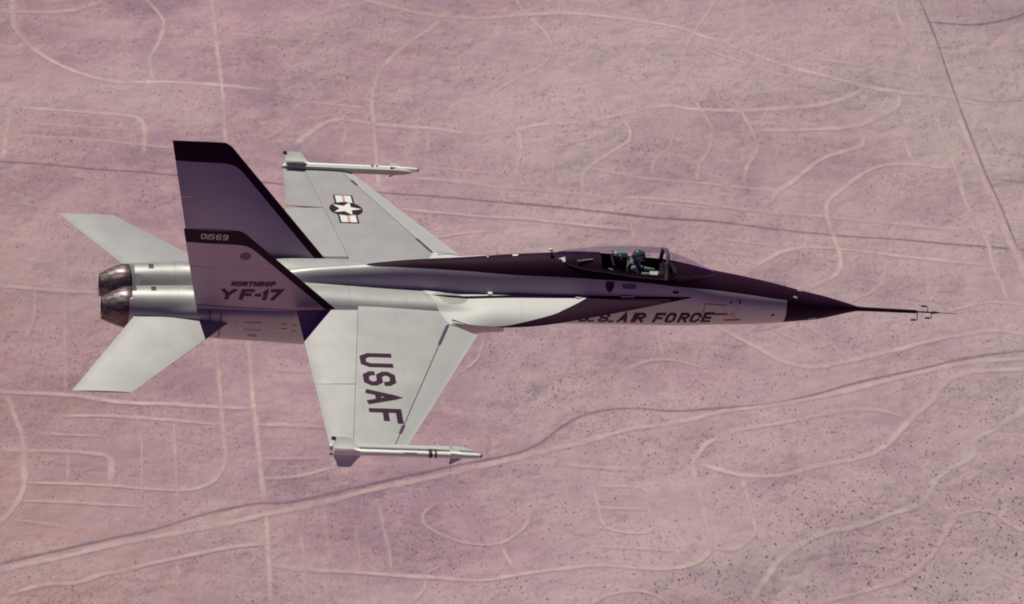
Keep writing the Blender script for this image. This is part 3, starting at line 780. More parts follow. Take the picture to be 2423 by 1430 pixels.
# ---------------------------------------------------------------- missiles on the wing tips
def missile(s):
    ms = empty('missile', (0, s*5.425, .0))
    tag(ms, 'slim white missile on the tip of the starboard wing, the one lettered USAF' if s < 0 else 'slim white missile on the tip of the port wing, the one with the star', 'missile', 'missiles on the wing tips')
    R = .0635; mb = MB()
    prof = [(.0, .055), (.02, R), (2.2, R), (2.33, R), (2.60, .058), (2.78, .047), (2.83, .040), (2.86, .024), (2.87, .004)]
    mb.tube([(x, 0, 0) for x, r in prof], [r for x, r in prof], 20)
    body = mb.build('body', M['missile'], ms, True, 40)
    for x0, x1 in ((1.83, 1.90), (1.945, 1.985)):
        mb = MB(); mb.tube([(x0, 0, 0), (x1, 0, 0)], [R + .002, R + .002], 20, False); mb.build('band', M['decal_maroon'], body, True)
    mb = MB(); mb.tube([(2.83, 0, 0), (2.862, 0, 0)], [.042, .026], 16, False); mb.build('seeker_ring', M['dark_metal'], body, True)
    mb = MB(); mb.add([(1.35, s*.030, .0595), (1.60, s*.030, .0595), (1.60, s*.044, .050), (1.35, s*.044, .050)], [(0, 1, 2, 3)]); mb.build('marking', M['pale_grey'], body)
    for k in range(4):
        a = math.pi/4 + k*math.pi/2; d = Vector((0, math.cos(a), math.sin(a))); n = Vector((0, -math.sin(a), math.cos(a)))
        def fin(name, pts, th, mat):
            V = [Vector((x, 0, 0)) + d*r + n*th*g for g in (1, -1) for x, r in pts]; m = len(pts)
            return mesh_obj(name, V, [tuple(range(m)), tuple(range(2*m-1, m-1, -1))] + [(i, m+i, m+(i+1) % m, (i+1) % m) for i in range(m)], mat, ms)
        f = fin('tail_fin', [(.53, .055), (.33, .29), (.03, .29), (.0, .055)], .008, M['missile_fin'])
        mb = MB(); c = Vector((.03, 0, 0)) + d*.26; mb.hexa([c+Vector((-.06,0,0))-d*.035-n*.014, c+Vector((.02,0,0))-d*.035-n*.014, c+Vector((.02,0,0))-d*.035+n*.014, c+Vector((-.06,0,0))-d*.035+n*.014, c+Vector((-.06,0,0))+d*.03-n*.014, c+Vector((.02,0,0))+d*.03-n*.014, c+Vector((.02,0,0))+d*.03+n*.014, c+Vector((-.06,0,0))+d*.03+n*.014])
        mb.build('rolleron', M['dark_metal'] if k in (0, 3) else M['missile_fin'], f)
        fin('canard', [(2.50, .055), (2.25, .18), (2.22, .175), (2.25, .055)], .006, M['missile_fin'])
    return ms
missile(1); missile(-1)

# ---------------------------------------------------------------- pilot
def person():
    J = {'pelvis': (6.56, 0, .78, .155), 'waist': (6.50, 0, .93, .145), 'chest': (6.46, 0, 1.08, .165), 'neck': (6.50, 0, 1.215, .065), 'head': (6.56, 0, 1.31, .085), 'crown': (6.565, 0, 1.37, .08)}
    E = [('pelvis', 'waist'), ('waist', 'chest'), ('chest', 'neck'), ('neck', 'head'), ('head', 'crown')]
    for n, s in (('l', 1), ('r', -1)):
        J['sh'+n] = (6.47, s*.185, 1.14, .072); J['el'+n] = (6.60, s*.275, .94, .055); J['wr'+n] = (6.84, s*.19, .935, .036); J['ha'+n] = (6.92, s*.165, .945, .034)
        J['hip'+n] = (6.62, s*.10, .77, .095); J['kn'+n] = (7.06, s*.16, .86, .072); J['an'+n] = (7.30, s*.15, .62, .05); J['to'+n] = (7.33, s*.15, .60, .04)
        for k, f in enumerate((-1.2, -.4, .4, 1.1)): # fingers closed over stick and throttle
            J['f%d%s' % (k, n)] = (6.985, s*.165 + f*.018, .945, .0095); J['g%d%s' % (k, n)] = (7.0, s*.165 + f*.018, .918, .009); E += [('ha'+n, 'f%d%s' % (k, n)), ('f%d%s' % (k, n), 'g%d%s' % (k, n))]
        J['t'+n] = (6.95, s*.125, .935, .010); E.append(('wr'+n, 't'+n))
        E += [('chest', 'sh'+n), ('sh'+n, 'el'+n), ('el'+n, 'wr'+n), ('wr'+n, 'ha'+n), ('pelvis', 'hip'+n), ('hip'+n, 'kn'+n), ('kn'+n, 'an'+n), ('an'+n, 'to'+n)]
    names = list(J); me = bpy.data.meshes.new('person')
    me.from_pydata([J[k][:3] for k in names], [(names.index(a), names.index(b)) for a, b in E], [])
    o = bpy.data.objects.new('person', me); COL.objects.link(o); me.materials.append(M['suit'])
    sk = o.modifiers.new('skin', 'SKIN'); sk.use_smooth_shade = True
    for i, k in enumerate(names):
        r = J[k][3]; me.skin_vertices[0].data[i].radius = (r, r); me.skin_vertices[0].data[i].use_root = (k == 'pelvis')
    ss = o.modifiers.new('sub', 'SUBSURF'); ss.levels = 2; ss.render_levels = 2
    tag(o, 'pilot in grey-green flight suit and dark glossy helmet seated under the canopy', 'person')
    mb = MB(); mb.ball((6.575, 0, 1.352), .128, 20, 14, (1.08, .95, 1.0)); h = mb.build('helmet', M['helmet'], o, True, 80)
    V = []
    for i in range(9):
        for j in range(13):
            th = -1.15 + 2.3*j/12; ph = -.35 + .95*i/8
            V.append((6.58 + .142*math.cos(th)*math.cos(ph), .128*math.sin(th)*math.cos(ph)*1.02, 1.352 + .136*math.sin(ph)))
    mesh_obj('visor', V, grid_faces(9, 13), M['visor'], h, True)
    mb = MB(); mb.tube([(6.66, 0, 1.29), (6.72, 0, 1.265), (6.735, 0, 1.25)], [.055, .045, .03], 12); mb.tube([(6.72, .0, 1.25), (6.70, -.06, 1.14), (6.60, -.16, 1.02)], [.018, .018, .018], 8); mb.build('oxygen_mask', M['vest'], o, True)
    mb = MB(); 
    for s in (1, -1): mb.tube([(6.60, s*.09, .90), (6.615, s*.10, 1.05), (6.52, s*.11, 1.215), (6.40, s*.10, 1.2)], [.045, .05, .035, .03], 8)
    mb.build('harness', M['vest'], o, True)
    for s in (1, -1):
        mb = MB(); mb.tube([(6.66, s*.07, .95), (6.67, s*.085, 1.06), (6.57, s*.10, 1.235)], [.018, .018, .016], 6); mb.build('strap', M['pale_grey'], o, True)
    return o
person()
kb = MB(); kb.hexa([(6.83, -.17, .945), (7.00, -.16, .935), (7.02, -.03, 1.005), (6.85, -.04, 1.015), (6.825, -.18, .957), (6.995, -.17, .947), (7.015, -.04, 1.017), (6.845, -.05, 1.027)])
tag(kb.build('kneeboard', M['paper']), 'white paper kneeboard on the lap of the pilot', 'kneeboard')
ROADS = [
 ('d', 8.6, 0.9, [(318,4968),(315,4911),(317,4877),(326,4854),(343,4822),(368,4791),(403,4763),(438,4746),(474,4744),(519,4744),(570,4743),(638,4741)]),
 ('d', 8.3, 0.7, [(291,4911),(373,4932),(404,4946),(443,4981)]),
 ('d', 6.1, 0.7, [(486,5002),(505,4968),(514,4932),(509,4889),(499,4848),(489,4813),(487,4776),(489,4747)]),
 ('d', 7.0, 0.8, [(583,5018),(579,4889),(577,4784),(575,4705),(571,4611),(567,4430),(565,4238),(563,4119),(559,4011),(557,3931),(555,3859),(554,3798)]),
 ('d', 6.9, 0.8, [(555,3790),(551,3718),(545,3600)]),
 ('d', 7.5, 0.5, [(587,4895),(631,4887),(671,4874)]),
 ('d', 7.7, 0.65, [(307,4661),(380,4656),(461,4646),(469,4627),(464,4544)]),
 ('d', 7.2, 0.5, [(306,4618),(377,4611),(462,4611)]),
 ('d', 7.1, 0.6, [(302,4578),(393,4572),(506,4572)]),
 ('d', 7.0, 0.65, [(306,4659),(298,4601),(290,4509)]),
 ('p', 7.1, 0.75, [(271,4508),(286,4505),(389,4496),(502,4508),(637,4508),(757,4498),(844,4487),(915,4478),(994,4468),(1098,4447),(1208,4441),(1288,4442),(1403,4443),(1565,4414),(1584,4411)]),
 ('d', 6.8, 0.6, [(620,4612),(649,4651),(678,4717),(730,4718),(765,4713)]),
 ('d', 9.0, 0.85, [(658,4610),(682,4647),(700,4671),(722,4685),(767,4679),(837,4670),(900,4649),(946,4654),(978,4663),(1030,4665),(1082,4689),(1144,4731),(1161,4739),(1176,4735),(1202,4733),(1252,4737),(1311,4748),(1363,4760),(1406,4780),(1428,4796),(1438,4809)]),
 ('d', 9.5, 0.8, [(767,4982),(837,4954),(887,4949),(948,4959),(1000,4984),(1063,5006),(1131,5002),(1217,4974),(1234,4959),(1285,4918),(1350,4855),(1438,4811),(1495,4801),(1554,4800),(1565,4795),(1670,4805)]),
 ('d', 6.1, 0.75, [(883,4946),(874,4924),(846,4890),(810,4840),(788,4801),(774,4756),(769,4723),(767,4671),(762,4590),(756,4502)]),
 ('d', 5.8, 0.75, [(995,5035),(1003,4987),(1019,4959),(1027,4926),(1026,4890),(1012,4844),(975,4800),(936,4760),(927,4742),(928,4708),(946,4654),(949,4622),(936,4559),(928,4508)]),
 ('d', 4.3, 0.45, [(807,4673),(799,4582)]),
 ('d', 4.8, 0.45, [(837,4670),(828,4599)]),
 ('d', 4.3, 0.3, [(873,4650),(868,4609)]),
 ('d', 5.4, 0.5, [(732,4684),(728,4647),(719,4609),(750,4597)]),
 ('d', 5.1, 0.75, [(1084,4689),(1093,4657),(1088,4622),(1062,4593),(1030,4560),(1018,4542),(1011,4466)]),
 ('d', 4.2, 0.6, [(1144,4729),(1156,4688),(1142,4620),(1115,4577),(1106,4546),(1106,4533)]),
 ('d', 4.8, 0.45, [(992,4603),(982,4558),(972,4503)]),
 ('d', 5.3, 0.45, [(992,4603),(1063,4641),(1052,4668)]),
 ('d', 7.1, 0.65, [(1029,4553),(1085,4538),(1142,4534),(1218,4542),(1248,4543),(1267,4536)]),
 ('d', 6.1, 0.4, [(815,4569),(870,4553),(917,4541)]),
 ('d', 7.1, 0.55, [(797,4539),(867,4524),(901,4514),(972,4506),(1014,4498),(1132,4474),(1244,4482),(1320,4490),(1430,4483),(1513,4462)]),
 ('d', 4.8, 0.65, [(1282,5067),(1235,4966),(1215,4919),(1202,4868),(1196,4820),(1197,4769),(1202,4733),(1209,4696),(1206,4668),(1195,4627),(1176,4589),(1164,4536)]),
 ('d', 5.4, 0.6, [(1356,5071),(1356,5005),(1352,4922)]),
 ('d', 4.8, 0.5, [(1385,4996),(1385,4954),(1382,4888)]),
 ('d', 5.4, 0.4, [(1418,5032),(1421,4976),(1410,4875)]),
 ('d', 5.3, 0.35, [(1474,5036),(1472,4955),(1460,4890)]),
 ('d', 5.3, 0.7, [(1249,4850),(1249,4796),(1257,4734),(1264,4692),(1264,4650),(1242,4601),(1227,4549)]),
 ('d', 5.3, 0.5, [(1296,4813),(1304,4806),(1311,4748)]),
 ('d', 8.4, 0.8, [(1481,4801),(1477,4770),(1450,4740),(1399,4713),(1322,4699),(1267,4692)]),
 ('d', 5.2, 0.65, [(1449,4738),(1466,4713),(1466,4661),(1467,4616),(1465,4574),(1447,4565)]),
 ('d', 7.5, 0.8, [(1402,4712),(1412,4689),(1406,4669),(1380,4655),(1349,4636),(1317,4600),(1288,4563),(1267,4536),(1256,4507)]),
 ('d', 7.4, 0.8, [(1520,4609),(1468,4622),(1431,4623),(1399,4605),(1363,4565),(1336,4531),(1329,4506),(1326,4473),(1324,4426),(1320,4383),(1314,4350),(1300,4324),(1274,4301),(1255,4286)]),
 ('d', 6.3, 0.7, [(1535,5076),(1528,5024),(1527,4917),(1524,4847),(1524,4789),(1520,4679),(1519,4587),(1516,4541),(1518,4490),(1522,4427),(1517,4378),(1518,4336),(1513,4281)]),
 ('d', 12.7, 0.65, [(1552,4799),(1554,4738),(1553,4661),(1551,4572),(1554,4537),(1551,4450),(1554,4406),(1551,4338)]),
 ('p', 4.1, 0.8, [(1570,5097),(1569,5000),(1565,4888),(1563,4798),(1558,4680),(1556,4599),(1558,4537),(1557,4453),(1557,4412)]),
 ('p', 6.5, 0.8, [(1568,5006),(1599,5004),(1636,5007),(1675,5025),(1736,5077)]),
 ('p', 6.3, 0.6, [(1563,4583),(1610,4570)]),
 ('p', 6.6, 0.4, [(1574,4801),(1609,4799),(1672,4814)]),
 ('d', 5.8, 0.45, [(1233,4920),(1283,4869),(1347,4820)]),
 ('d', 6.4, 0.4, [(1380,4880),(1504,4846)]),
 ('d', 7.8, 0.7, [(1199,4337),(1224,4360),(1251,4385),(1283,4399),(1318,4402),(1356,4399),(1427,4390),(1515,4381)]),
 ('d', 5.3, 0.5, [(1368,4403),(1376,4373),(1368,4336),(1348,4296),(1305,4261)]),
 ('d', 4.2, 0.45, [(1435,4389),(1411,4282)]),
 ('d', 3.8, 0.4, [(1152,4371),(1150,4403)]),
 ('d', 6.0, 0.35, [(1155,4378),(1213,4366)]),
 ('d', 6.0, 0.35, [(1169,4403),(1238,4394)]),
 ('d', 5.9, 0.5, [(1421,4244),(1498,4281),(1543,4276)]),
 ('d', 8.0, 0.7, [(1129,4228),(1173,4183),(1209,4144),(1233,4132),(1282,4139),(1358,4161),(1434,4187),(1477,4198),(1520,4190)]),
 ('d', 4.8, 0.55, [(1241,4218),(1264,4188),(1282,4142)]),
 ('d', 4.7, 0.35, [(1197,4220),(1235,4179)]),
 ('d', 5.5, 0.35, [(1325,4192),(1334,4213),(1372,4225)]),
 ('p', 6.2, 0.75, [(256,3668),(338,3694),(430,3727),(495,3769),(544,3794),(575,3799),(671,3840),(757,3884),(817,3910),(860,3929),(884,3947),(909,3976),(935,3998),(964,4011),(1004,4016),(1055,4009),(1126,4027),(1198,4057),(1276,4091),(1348,4109),(1421,4130),(1511,4154)]),
 ('d', 8.8, 0.7, [(256,3657),(322,3674),(377,3694),(445,3716),(476,3729),(550,3771),(642,3813),(687,3836),(772,3877),(824,3902),(876,3924),(945,3953),(998,3974),(1051,3984),(1125,4019),(1196,4050),(1291,4083),(1400,4115),(1505,4133)]),
 ('d', 8.8, 0.8, [(1500,4109),(1449,4103),(1405,4095),(1379,4072),(1364,4048),(1332,4013),(1292,3961),(1260,3931),(1202,3900),(1146,3868),(1105,3870),(1068,3891),(1052,3899)]),
 ('d', 7.3, 0.65, [(1330,4012),(1306,4029),(1273,4035),(1238,4027),(1190,4003),(1133,3975),(1105,3960)]),
 ('d', 4.6, 0.5, [(1197,4004),(1208,3981)]),
 ('d', 6.7, 0.75, [(1094,3943),(1081,3944),(1064,3924),(1052,3899),(1049,3871),(1047,3812),(1044,3753),(1041,3726),(1028,3704),(1001,3688),(967,3685),(914,3695),(859,3689),(819,3682),(779,3672),(718,3679),(625,3681),(581,3677),(550,3676)]),
 ('d', 5.7, 0.65, [(1102,3870),(1100,3807),(1099,3773),(1097,3755),(1066,3723),(1042,3727)]),
 ('w', 7.4, 0.9, [(1483,4035),(1424,3986),(1398,3968),(1390,3939),(1357,3911),(1335,3887),(1307,3838),(1257,3801),(1227,3778),(1172,3751),(1139,3728),(1111,3699),(1085,3657),(1065,3622)]),
 ('d', 6.5, 0.65, [(1430,3797),(1406,3813),(1392,3832),(1374,3835),(1348,3824),(1334,3803),(1313,3764),(1290,3726),(1250,3682),(1203,3657),(1149,3637)]),
 ('d', 6.0, 0.5, [(1250,3682),(1292,3654)]),
 ('d', 4.6, 0.5, [(1203,3657),(1207,3630)]),
 ('d', 6.1, 0.45, [(1362,3728),(1405,3694)]),
 ('d', 4.5, 0.6, [(847,3838),(852,3808),(844,3782),(826,3758),(810,3745),(780,3743),(755,3753),(731,3773),(730,3793),(746,3814)]),
 ('d', 4.5, 0.6, [(810,3745),(821,3683)]),
 ('d', 4.2, 0.6, [(681,3812),(683,3761),(685,3725),(684,3683)]),
 ('d', 3.7, 0.4, [(651,3763),(651,3683)]),
 ('d', 4.7, 0.5, [(719,3679),(717,3658),(697,3626)]),
 ('d', 4.1, 0.5, [(779,3672),(772,3619)]),
 ('d', 4.4, 0.55, [(931,3869),(931,3820),(930,3787),(934,3772),(956,3761),(980,3763),(987,3824),(987,3853),(935,3860)]),
 ('d', 5.5, 0.4, [(932,3816),(985,3810)]),
 ('d', 4.3, 0.6, [(956,3761),(955,3725),(954,3690)]),
 ('d', 6.3, 0.4, [(913,3734),(1002,3720)]),
 ('d', 3.4, 0.4, [(899,3894),(899,3858),(899,3810),(897,3774)]),
 ('d', 6.5, 0.4, [(900,3902),(985,3891)]),
 ('d', 3.4, 0.35, [(1017,3868),(1014,3773)]),
 ('d', 5.3, 0.55, [(885,3615),(913,3636),(947,3644),(967,3634),(980,3617)]),
 ('d', 7.0, 0.7, [(274,4000),(281,3981),(289,3940),(294,3906),(294,3854),(291,3807),(280,3773),(260,3739)]),
 ('d', 8.3, 0.85, [(264,3995),(352,4007),(400,4005),(465,4008),(560,3993)]),
 ('d', 7.4, 0.7, [(339,3962),(398,3972),(447,3973),(519,3960)]),
 ('d', 5.8, 0.6, [(526,4128),(523,4015),(520,3949),(518,3888),(511,3857),(497,3831),(467,3811),(420,3809),(389,3814),(296,3818)]),
 ('d', 4.2, 0.5, [(466,3970),(462,3883),(457,3781)]),
 ('d', 2.9, 0.45, [(422,3996),(427,3946),(419,3793)]),
 ('d', 8.3, 0.65, [(264,3886),(299,3883),(362,3883),(385,3879),(389,3866),(386,3814)]),
 ('d', 4.6, 0.4, [(343,3883),(340,3818)]),
 ('d', 6.4, 0.4, [(316,3920),(383,3923)]),
 ('d', 5.3, 0.4, [(287,3784),(357,3777),(418,3771)]),
 ('d', 6.1, 0.4, [(280,3749),(329,3734)]),
 ('d', 7.4, 0.75, [(559,3956),(638,3949)]),
 ('d', 6.4, 0.35, [(559,3885),(623,3887)]),
 ('d', 6.1, 0.6, [(557,3844),(596,3851),(639,3871)]),
 ('d', 6.7, 0.7, [(391,3646),(411,3655),(457,3674),(505,3697),(551,3717)]),
 ('d', 3.2, 0.45, [(446,3669),(449,3648),(448,3623)]),
 ('d', 3.2, 0.4, [(506,3696),(511,3655),(503,3594)]),
 ('d', 6.5, 0.6, [(269,3611),(305,3626),(344,3628),(365,3639),(392,3646)]),
 ('d', 3.2, 0.45, [(342,3681),(346,3654),(344,3628)]),
 ('d', 4.1, 0.65, [(590,3746),(589,3725),(589,3678),(585,3609)]),
 ('d', 3.7, 0.45, [(620,3799),(617,3681)]),
 ('d', 4.0, 0.35, [(320,4230),(316,4169),(305,4120)]),
 ('d', 4.8, 0.3, [(358,4303),(346,4009)]),
 ('d', 7.7, 0.55, [(275,4232),(395,4232)]),
 ('d', 7.5, 0.4, [(575,4080),(637,4072)]),
 ('d', 7.0, 0.55, [(778,4453),(865,4442),(953,4435),(1062,4422)]),
 ('d', 5.9, 0.4, [(810,4375),(855,4393),(899,4404)]),
 ('d', 4.1, 0.35, [(906,4481),(896,4397)]),
 ('d', 4.8, 0.65, [(1062,4447),(1063,4392)]),
 ('d', 6.1, 0.5, [(1050,4491),(1214,4476)]),
 ('d', 3.6, 0.4, [(1059,4210),(1055,4124)]),
 ('d', 6.2, 0.4, [(1005,4091),(1027,4112),(1064,4126),(1098,4119)]),
 ('d', 4.0, 0.45, [(842,4143),(826,4096),(805,4070)]),
]
# ---------------------------------------------------------------- the desert floor
HG = -2600.0
def hgt(x, y):
    return (11.0*np.sin(x/108+.7+.6*np.sin(y/170))*np.cos(y/133+.2+.5*np.sin(x/210)) + 2.6*np.sin((x*.8+y*.6)/57+1.1+.8*np.sin(x/90)) + 1.1*np.sin((x*.5-y)/37+.7*np.sin(y/75)) + .3*np.sin((x+y*.35)/19+2+np.sin(y/33)))
def ground_mat():
    m, nt, p = nodes('desert_soil'); vec, s = coords(nt)
    big = noise(nt, vec, 1/420, 3, .5); med = noise(nt, vec, 1/110, 9, .66); sm = noise(nt, vec, 1/30, 7, .7); fine = noise(nt, vec, 1/4.5, 3, .75)
    pink = (.425, .270, .312); mauve = (.335, .212, .272); pale = (.445, .325, .355); tan = (.365, .215, .215)
    c = mix_rgb(nt, ramp(nt, med, .42, .62, 0, 1), pink, mauve)
    c = mix_rgb(nt, ramp(nt, big, .48, .66, 0, .7), c, pale)
    east = ramp(nt, math_node(nt, 'SUBTRACT', s[0], math_node(nt, 'MULTIPLY', s[1], .05)), 500, 1400, 0, .75)
    c = mix_rgb(nt, math_node(nt, 'MULTIPLY', east, ramp(nt, med, .3, .7, 1, .5)), c, (.415, .320, .335))
    west = ramp(nt, math_node(nt, 'ADD', s[0], math_node(nt, 'MULTIPLY', s[1], .22)), 1000, 1600, .85, 0)
    c = mix_rgb(nt, math_node(nt, 'MULTIPLY', west, ramp(nt, sm, .3, .7, 1, .4)), c, tan)
    c = mix_rgb(nt, ramp(nt, sm, .48, .70, 0, .45), c, (.30, .20, .245))
    c = mix_rgb(nt, ramp(nt, fine, .52, .72, 0, .40), c, (.265, .172, .218))
    c = mix_rgb(nt, ramp(nt, fine, .46, .28, 0, .25), c, (.50, .38, .38))
    # small dry gullies: thin paler lines along the creases of a warped noise
    cr = math_node(nt, 'ABSOLUTE', math_node(nt, 'SUBTRACT', noise(nt, vec, 1/150, 6, .55), .5))
    c = mix_rgb(nt, math_node(nt, 'MULTIPLY', ramp(nt, cr, 0, .022, .35, 0), ramp(nt, big, .35, .6, 0, 1)), c, (.44, .33, .335))
    nt.links.new(c, p.inputs['Base Color']); p.inputs['Roughness'].default_value = 1.0; p.inputs['Specular IOR Level'].default_value = 0.0
    hh = math_node(nt, 'ADD', math_node(nt, 'MULTIPLY', noise(nt, vec, 1/85, 8, .58), 9.0), math_node(nt, 'MULTIPLY', math_node(nt, 'MINIMUM', cr, .05), 22.0))
    hh = math_node(nt, 'ADD', hh, math_node(nt, 'MULTIPLY', noise(nt, vec, 1/210, 4, .5), 30.0))
    bp = nt.nodes.new('ShaderNodeBump'); bp.inputs['Strength'].default_value = 1.0; bp.inputs['Distance'].default_value = 1.0
    nt.links.new(hh, bp.inputs['Height']); nt.links.new(bp.outputs[0], p.inputs['Normal'])
    return m
def axis(lo, hi, step, far):
    a = list(np.arange(lo, hi, step)); g = step
    while a[-1] < far: g *= 1.35; a.append(a[-1] + g)
    g = step
    while a[0] > -far: g *= 1.35; a.insert(0, a[0] - g)
    return np.array(a)
gx, gy = axis(120, 1900, 6.5, 80000), axis(3350, 5350, 6.5, 80000)
XX, YY = np.meshgrid(gx, gy, indexing='ij')
fade = np.clip(1 - (np.maximum(np.maximum(0 - XX, XX - 2200), np.maximum(3000 - YY, YY - 5700))/1500), 0, 1)
ZZ = HG + hgt(XX, YY)*fade
def fast_mesh(name, V, F):
    me = bpy.data.meshes.new(name); me.vertices.add(len(V)); me.vertices.foreach_set('co', V.astype(np.float32).ravel())
    k = F.shape[1]; me.loops.add(F.size); me.loops.foreach_set('vertex_index', F.astype(np.int32).ravel())
    me.polygons.add(len(F)); me.polygons.foreach_set('loop_start', np.arange(0, F.size, k, dtype=np.int32))
    me.update(calc_edges=True); return me
nx, ny = len(gx), len(gy)
I = np.arange(nx*ny).reshape(nx, ny)
F = np.stack([I[:-1, :-1], I[1:, :-1], I[1:, 1:], I[:-1, 1:]], -1).reshape(-1, 4)
me = fast_mesh('ground', np.stack([XX, YY, ZZ], -1).reshape(-1, 3), F)
me.polygons.foreach_set('use_smooth', [True]*len(me.polygons)); me.materials.append(ground_mat())
ground = bpy.data.objects.new('ground', me); COL.objects.link(ground)
tag(ground, 'pinkish desert floor of sand and low scrub far below', 'ground', kind='structure')

# ---- roads: graded tracks, paved roads and a dry wash
def road_mat(name, col, col2, worn):
    m, nt, p = nodes(name); vec, s = coords(nt); out = nt.nodes['Material Output']
    u = nt.nodes.new('ShaderNodeUVMap'); u.uv_map = 'UVMap'; su = nt.nodes.new('ShaderNodeSeparateXYZ'); nt.links.new(u.outputs[0], su.inputs[0])
    n1 = noise(nt, vec, 1/14, 4, .6); n2 = noise(nt, vec, 1/70, 3, .5)
    c = mix_rgb(nt, ramp(nt, n1, .35, .65, 0, 1), col, col2)
    nt.links.new(c, p.inputs['Base Color']); p.inputs['Roughness'].default_value = 1.0; p.inputs['Specular IOR Level'].default_value = 0.0
    edge = ramp(nt, math_node(nt, 'ADD', math_node(nt, 'ABSOLUTE', su.outputs[0]), math_node(nt, 'MULTIPLY', math_node(nt, 'SUBTRACT', n1, .5), .5)), .22, .82, 1, 0)
    fac = math_node(nt, 'MULTIPLY', edge, math_node(nt, 'MULTIPLY', su.outputs[1], ramp(nt, n2, .3, .7, worn, 1.0)), clamp=True)
    tr = nt.nodes.new('ShaderNodeBsdfTransparent'); mx = nt.nodes.new('ShaderNodeMixShader')
    nt.links.new(fac, mx.inputs[0]); nt.links.new(tr.outputs[0], mx.inputs[1]); nt.links.new(p.outputs[0], mx.inputs[2]); nt.links.new(mx.outputs[0], out.inputs['Surface'])
    return m
RM = {'d': road_mat('dirt_road', (.63, .468, .472), (.56, .41, .42), .62), 'p': road_mat('paved_road', (.22, .155, .20), (.26, .185, .225), .6), 'w': road_mat('dry_wash', (.64, .53, .52), (.55, .43, .43), .55)}
RN = {'d': ('dirt_road', 'pale graded dirt road across the desert floor'), 'p': ('paved_road', 'thin dark paved road across the desert floor'), 'w': ('dry_wash', 'whitish dry wash winding across the desert floor')}
def smooth_path(P, step=7.0):
    P = [np.array(p, float) for p in P]; out = []
    for i in range(len(P)-1):
        a, b = P[i], P[i+1]; p0 = P[i-1] if i else a*2 - b; p3 = P[i+2] if i+2 < len(P) else b*2 - a
        n = max(2, int(np.linalg.norm(b-a)/step))
        l0, l1, l2 = [max(np.linalg.norm(v), 1e-6)**.5 for v in (a-p0, b-a, p3-b)]
        m1 = (b-a) + l1*((a-p0)/l0 - (b-p0)/(l0+l1)); m2 = (b-a) + l1*((p3-b)/l2 - (p3-a)/(l1+l2))
        for k in range(n):
            t = k/n; out.append((2*t**3-3*t**2+1)*a + (t**3-2*t**2+t)*m1 + (-2*t**3+3*t**2)*b + (t**3-t**2)*m2)
    out.append(P[-1]); return np.array(out)
MASK0 = (100.0, 3300.0); MASK = np.zeros((620, 720), bool)      # 3 m cells that roads cover
rng = np.random.default_rng(7)
for i, (kind, wid, stg, pts) in enumerate(ROADS):
    P = smooth_path(pts); T = np.gradient(P, axis=0); T /= np.linalg.norm(T, axis=1)[:, None] + 1e-9
    N = np.stack([-T[:, 1], T[:, 0]], 1); wob = 1 + .10*np.sin(np.arange(len(P))*.37 + i) + .06*rng.standard_normal(len(P))
    hw = wid*{'d': .88, 'p': .62, 'w': .85}[kind]*wob
    lat = np.array([-1, -.45, .45, 1.0]); V = []; UV = []
    for l in lat:
        q = P + N*(hw*l)[:, None]; V.append(np.stack([q[:, 0], q[:, 1], HG + hgt(q[:, 0], q[:, 1]) + .25 + .006*i], 1))
    V = np.stack(V, 1).reshape(-1, 3); n = len(P)
    I = np.arange(n*4).reshape(n, 4); F = np.stack([I[:-1, :-1], I[:-1, 1:], I[1:, 1:], I[1:, :-1]], -1).reshape(-1, 4)[:, ::-1]
    me = fast_mesh(RN[kind][0], V, F); me.materials.append(RM[kind])
    me.polygons.foreach_set('use_smooth', [True]*len(me.polygons))
    uv = me.uv_layers.new(name='UVMap'); fadein = np.clip(np.minimum(np.arange(n), np.arange(n)[::-1])/2.0, .55, 1)
    vv = np.stack([np.tile(lat, n), np.repeat(min(1.0, {'d': .33 + .62*stg, 'p': .85*stg, 'w': .85*stg}[kind])*fadein, 4)], 1); uv.data.foreach_set('uv', vv[F.ravel()].astype(np.float32).ravel())
    o = bpy.data.objects.new(RN[kind][0], me); COL.objects.link(o); tag(o, kind='structure')
    for l in (-.5, -.25, 0, .25, .5):
        q = P + N*(hw*l)[:, None]; a = ((q - MASK0)/3.0).astype(int); ok = (a[:, 0] >= 0) & (a[:, 0] < 620) & (a[:, 1] >= 0) & (a[:, 1] < 720); MASK[a[ok, 0], a[ok, 1]] = True

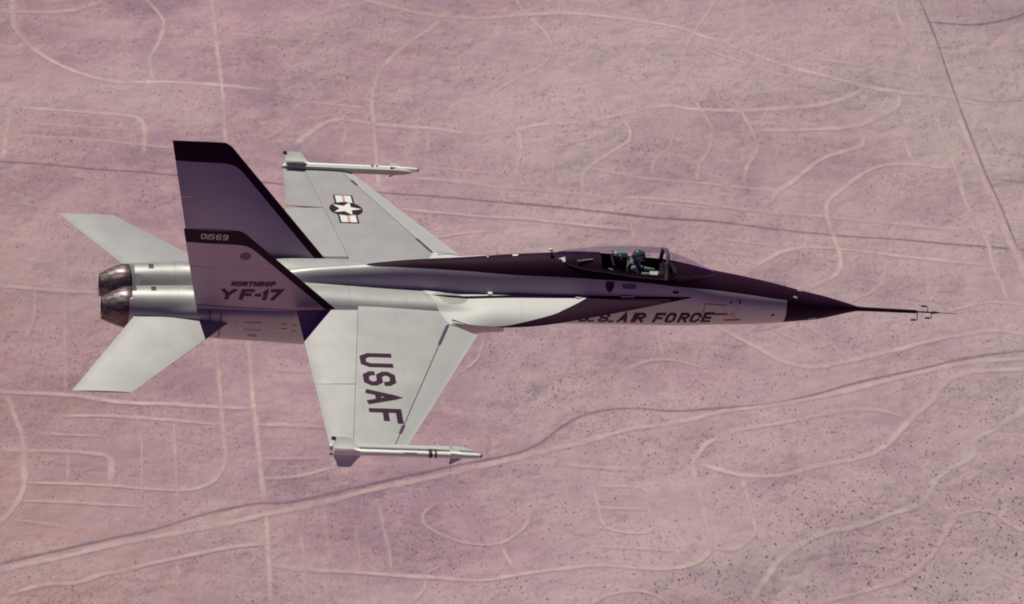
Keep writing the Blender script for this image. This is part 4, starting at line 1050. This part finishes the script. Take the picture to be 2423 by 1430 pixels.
# ---- low desert bushes, thousands of them
def scrub(n_try=170000):
    x = rng.uniform(130, 1880, n_try); y = rng.uniform(3380, 5280, n_try)
    keep = (x > 170 + (y - 3400)*0.0) & (x < 1400 + (y - 3600)*.30)
    dens = .42 + .30*np.sin(x/97+1)*np.sin(y/83) + .22*np.sin((x+y)/41) + .18*np.sin((x-1.7*y)/29) + .30*np.clip((x-700)/600, 0, 1)*np.clip((4300-y)/600, 0, 1)
    keep &= rng.uniform(0, 1, n_try) < dens
    a = ((np.stack([x, y], 1) - MASK0)/3.0).astype(int); ok = (a[:, 0] >= 0) & (a[:, 0] < 620) & (a[:, 1] >= 0) & (a[:, 1] < 720); a[~ok] = 0
    keep &= ~(MASK[a[:, 0], a[:, 1]] & ok)
    x, y = x[keep], y[keep]; n = len(x)
    big = np.clip((x-600)/800, 0, 1)*np.clip((4250-y)/600, 0, 1)
    r = rng.uniform(.26, .60, n) + (rng.uniform(0, 1, n)**6)*(.4 + .7*big); h = r*rng.uniform(.8, 1.5, n); rot = rng.uniform(0, 6.28, n)
    k = 6
    tv = [(1.0*math.cos(2*math.pi*j/k), 1.0*math.sin(2*math.pi*j/k), -.1) for j in range(k)] + [(.8*math.cos(2*math.pi*(j+.5)/k), .8*math.sin(2*math.pi*(j+.5)/k), .62) for j in range(k)] + [(0, 0, 1.0)]
    tf = [(j, (j+1) % k, k+j) for j in range(k)] + [((j+1) % k, k+(j+1) % k, k+j) for j in range(k)] + [(k+j, k+(j+1) % k, 2*k) for j in range(k)]
    tv, tf = np.array(tv), np.array(tf); m = len(tv)
    jit = 1 + .28*rng.standard_normal((n, m)); jit[:, :] = np.clip(jit, .5, 1.5)
    c, s_ = np.cos(rot)[:, None], np.sin(rot)[:, None]
    bx = tv[None, :, 0]*jit*r[:, None]; by = tv[None, :, 1]*jit*r[:, None]
    V = np.stack([x[:, None] + c*bx - s_*by, y[:, None] + s_*bx + c*by, (HG + hgt(x, y))[:, None] + tv[None, :, 2]*h[:, None]*jit], -1).reshape(-1, 3)
    F = (tf[None] + (np.arange(n)*m)[:, None, None]).reshape(-1, 3)
    me = fast_mesh('desert_scrub', V, F)
    mt, nt, p = nodes('scrub_leaves'); vec, s = coords(nt)
    nt.links.new(mix_rgb(nt, ramp(nt, noise(nt, vec, 1/30, 3), .4, .6, 0, 1), (.225, .152, .188), (.275, .185, .220)), p.inputs['Base Color']); p.inputs['Roughness'].default_value = 1.0; p.inputs['Specular IOR Level'].default_value = 0
    me.materials.append(mt)
    o = bpy.data.objects.new('desert_scrub', me); COL.objects.link(o)
    tag(o, 'low dark desert bushes speckled over the pink soil', 'scrub', kind='stuff')
    return n
print('bushes', scrub())
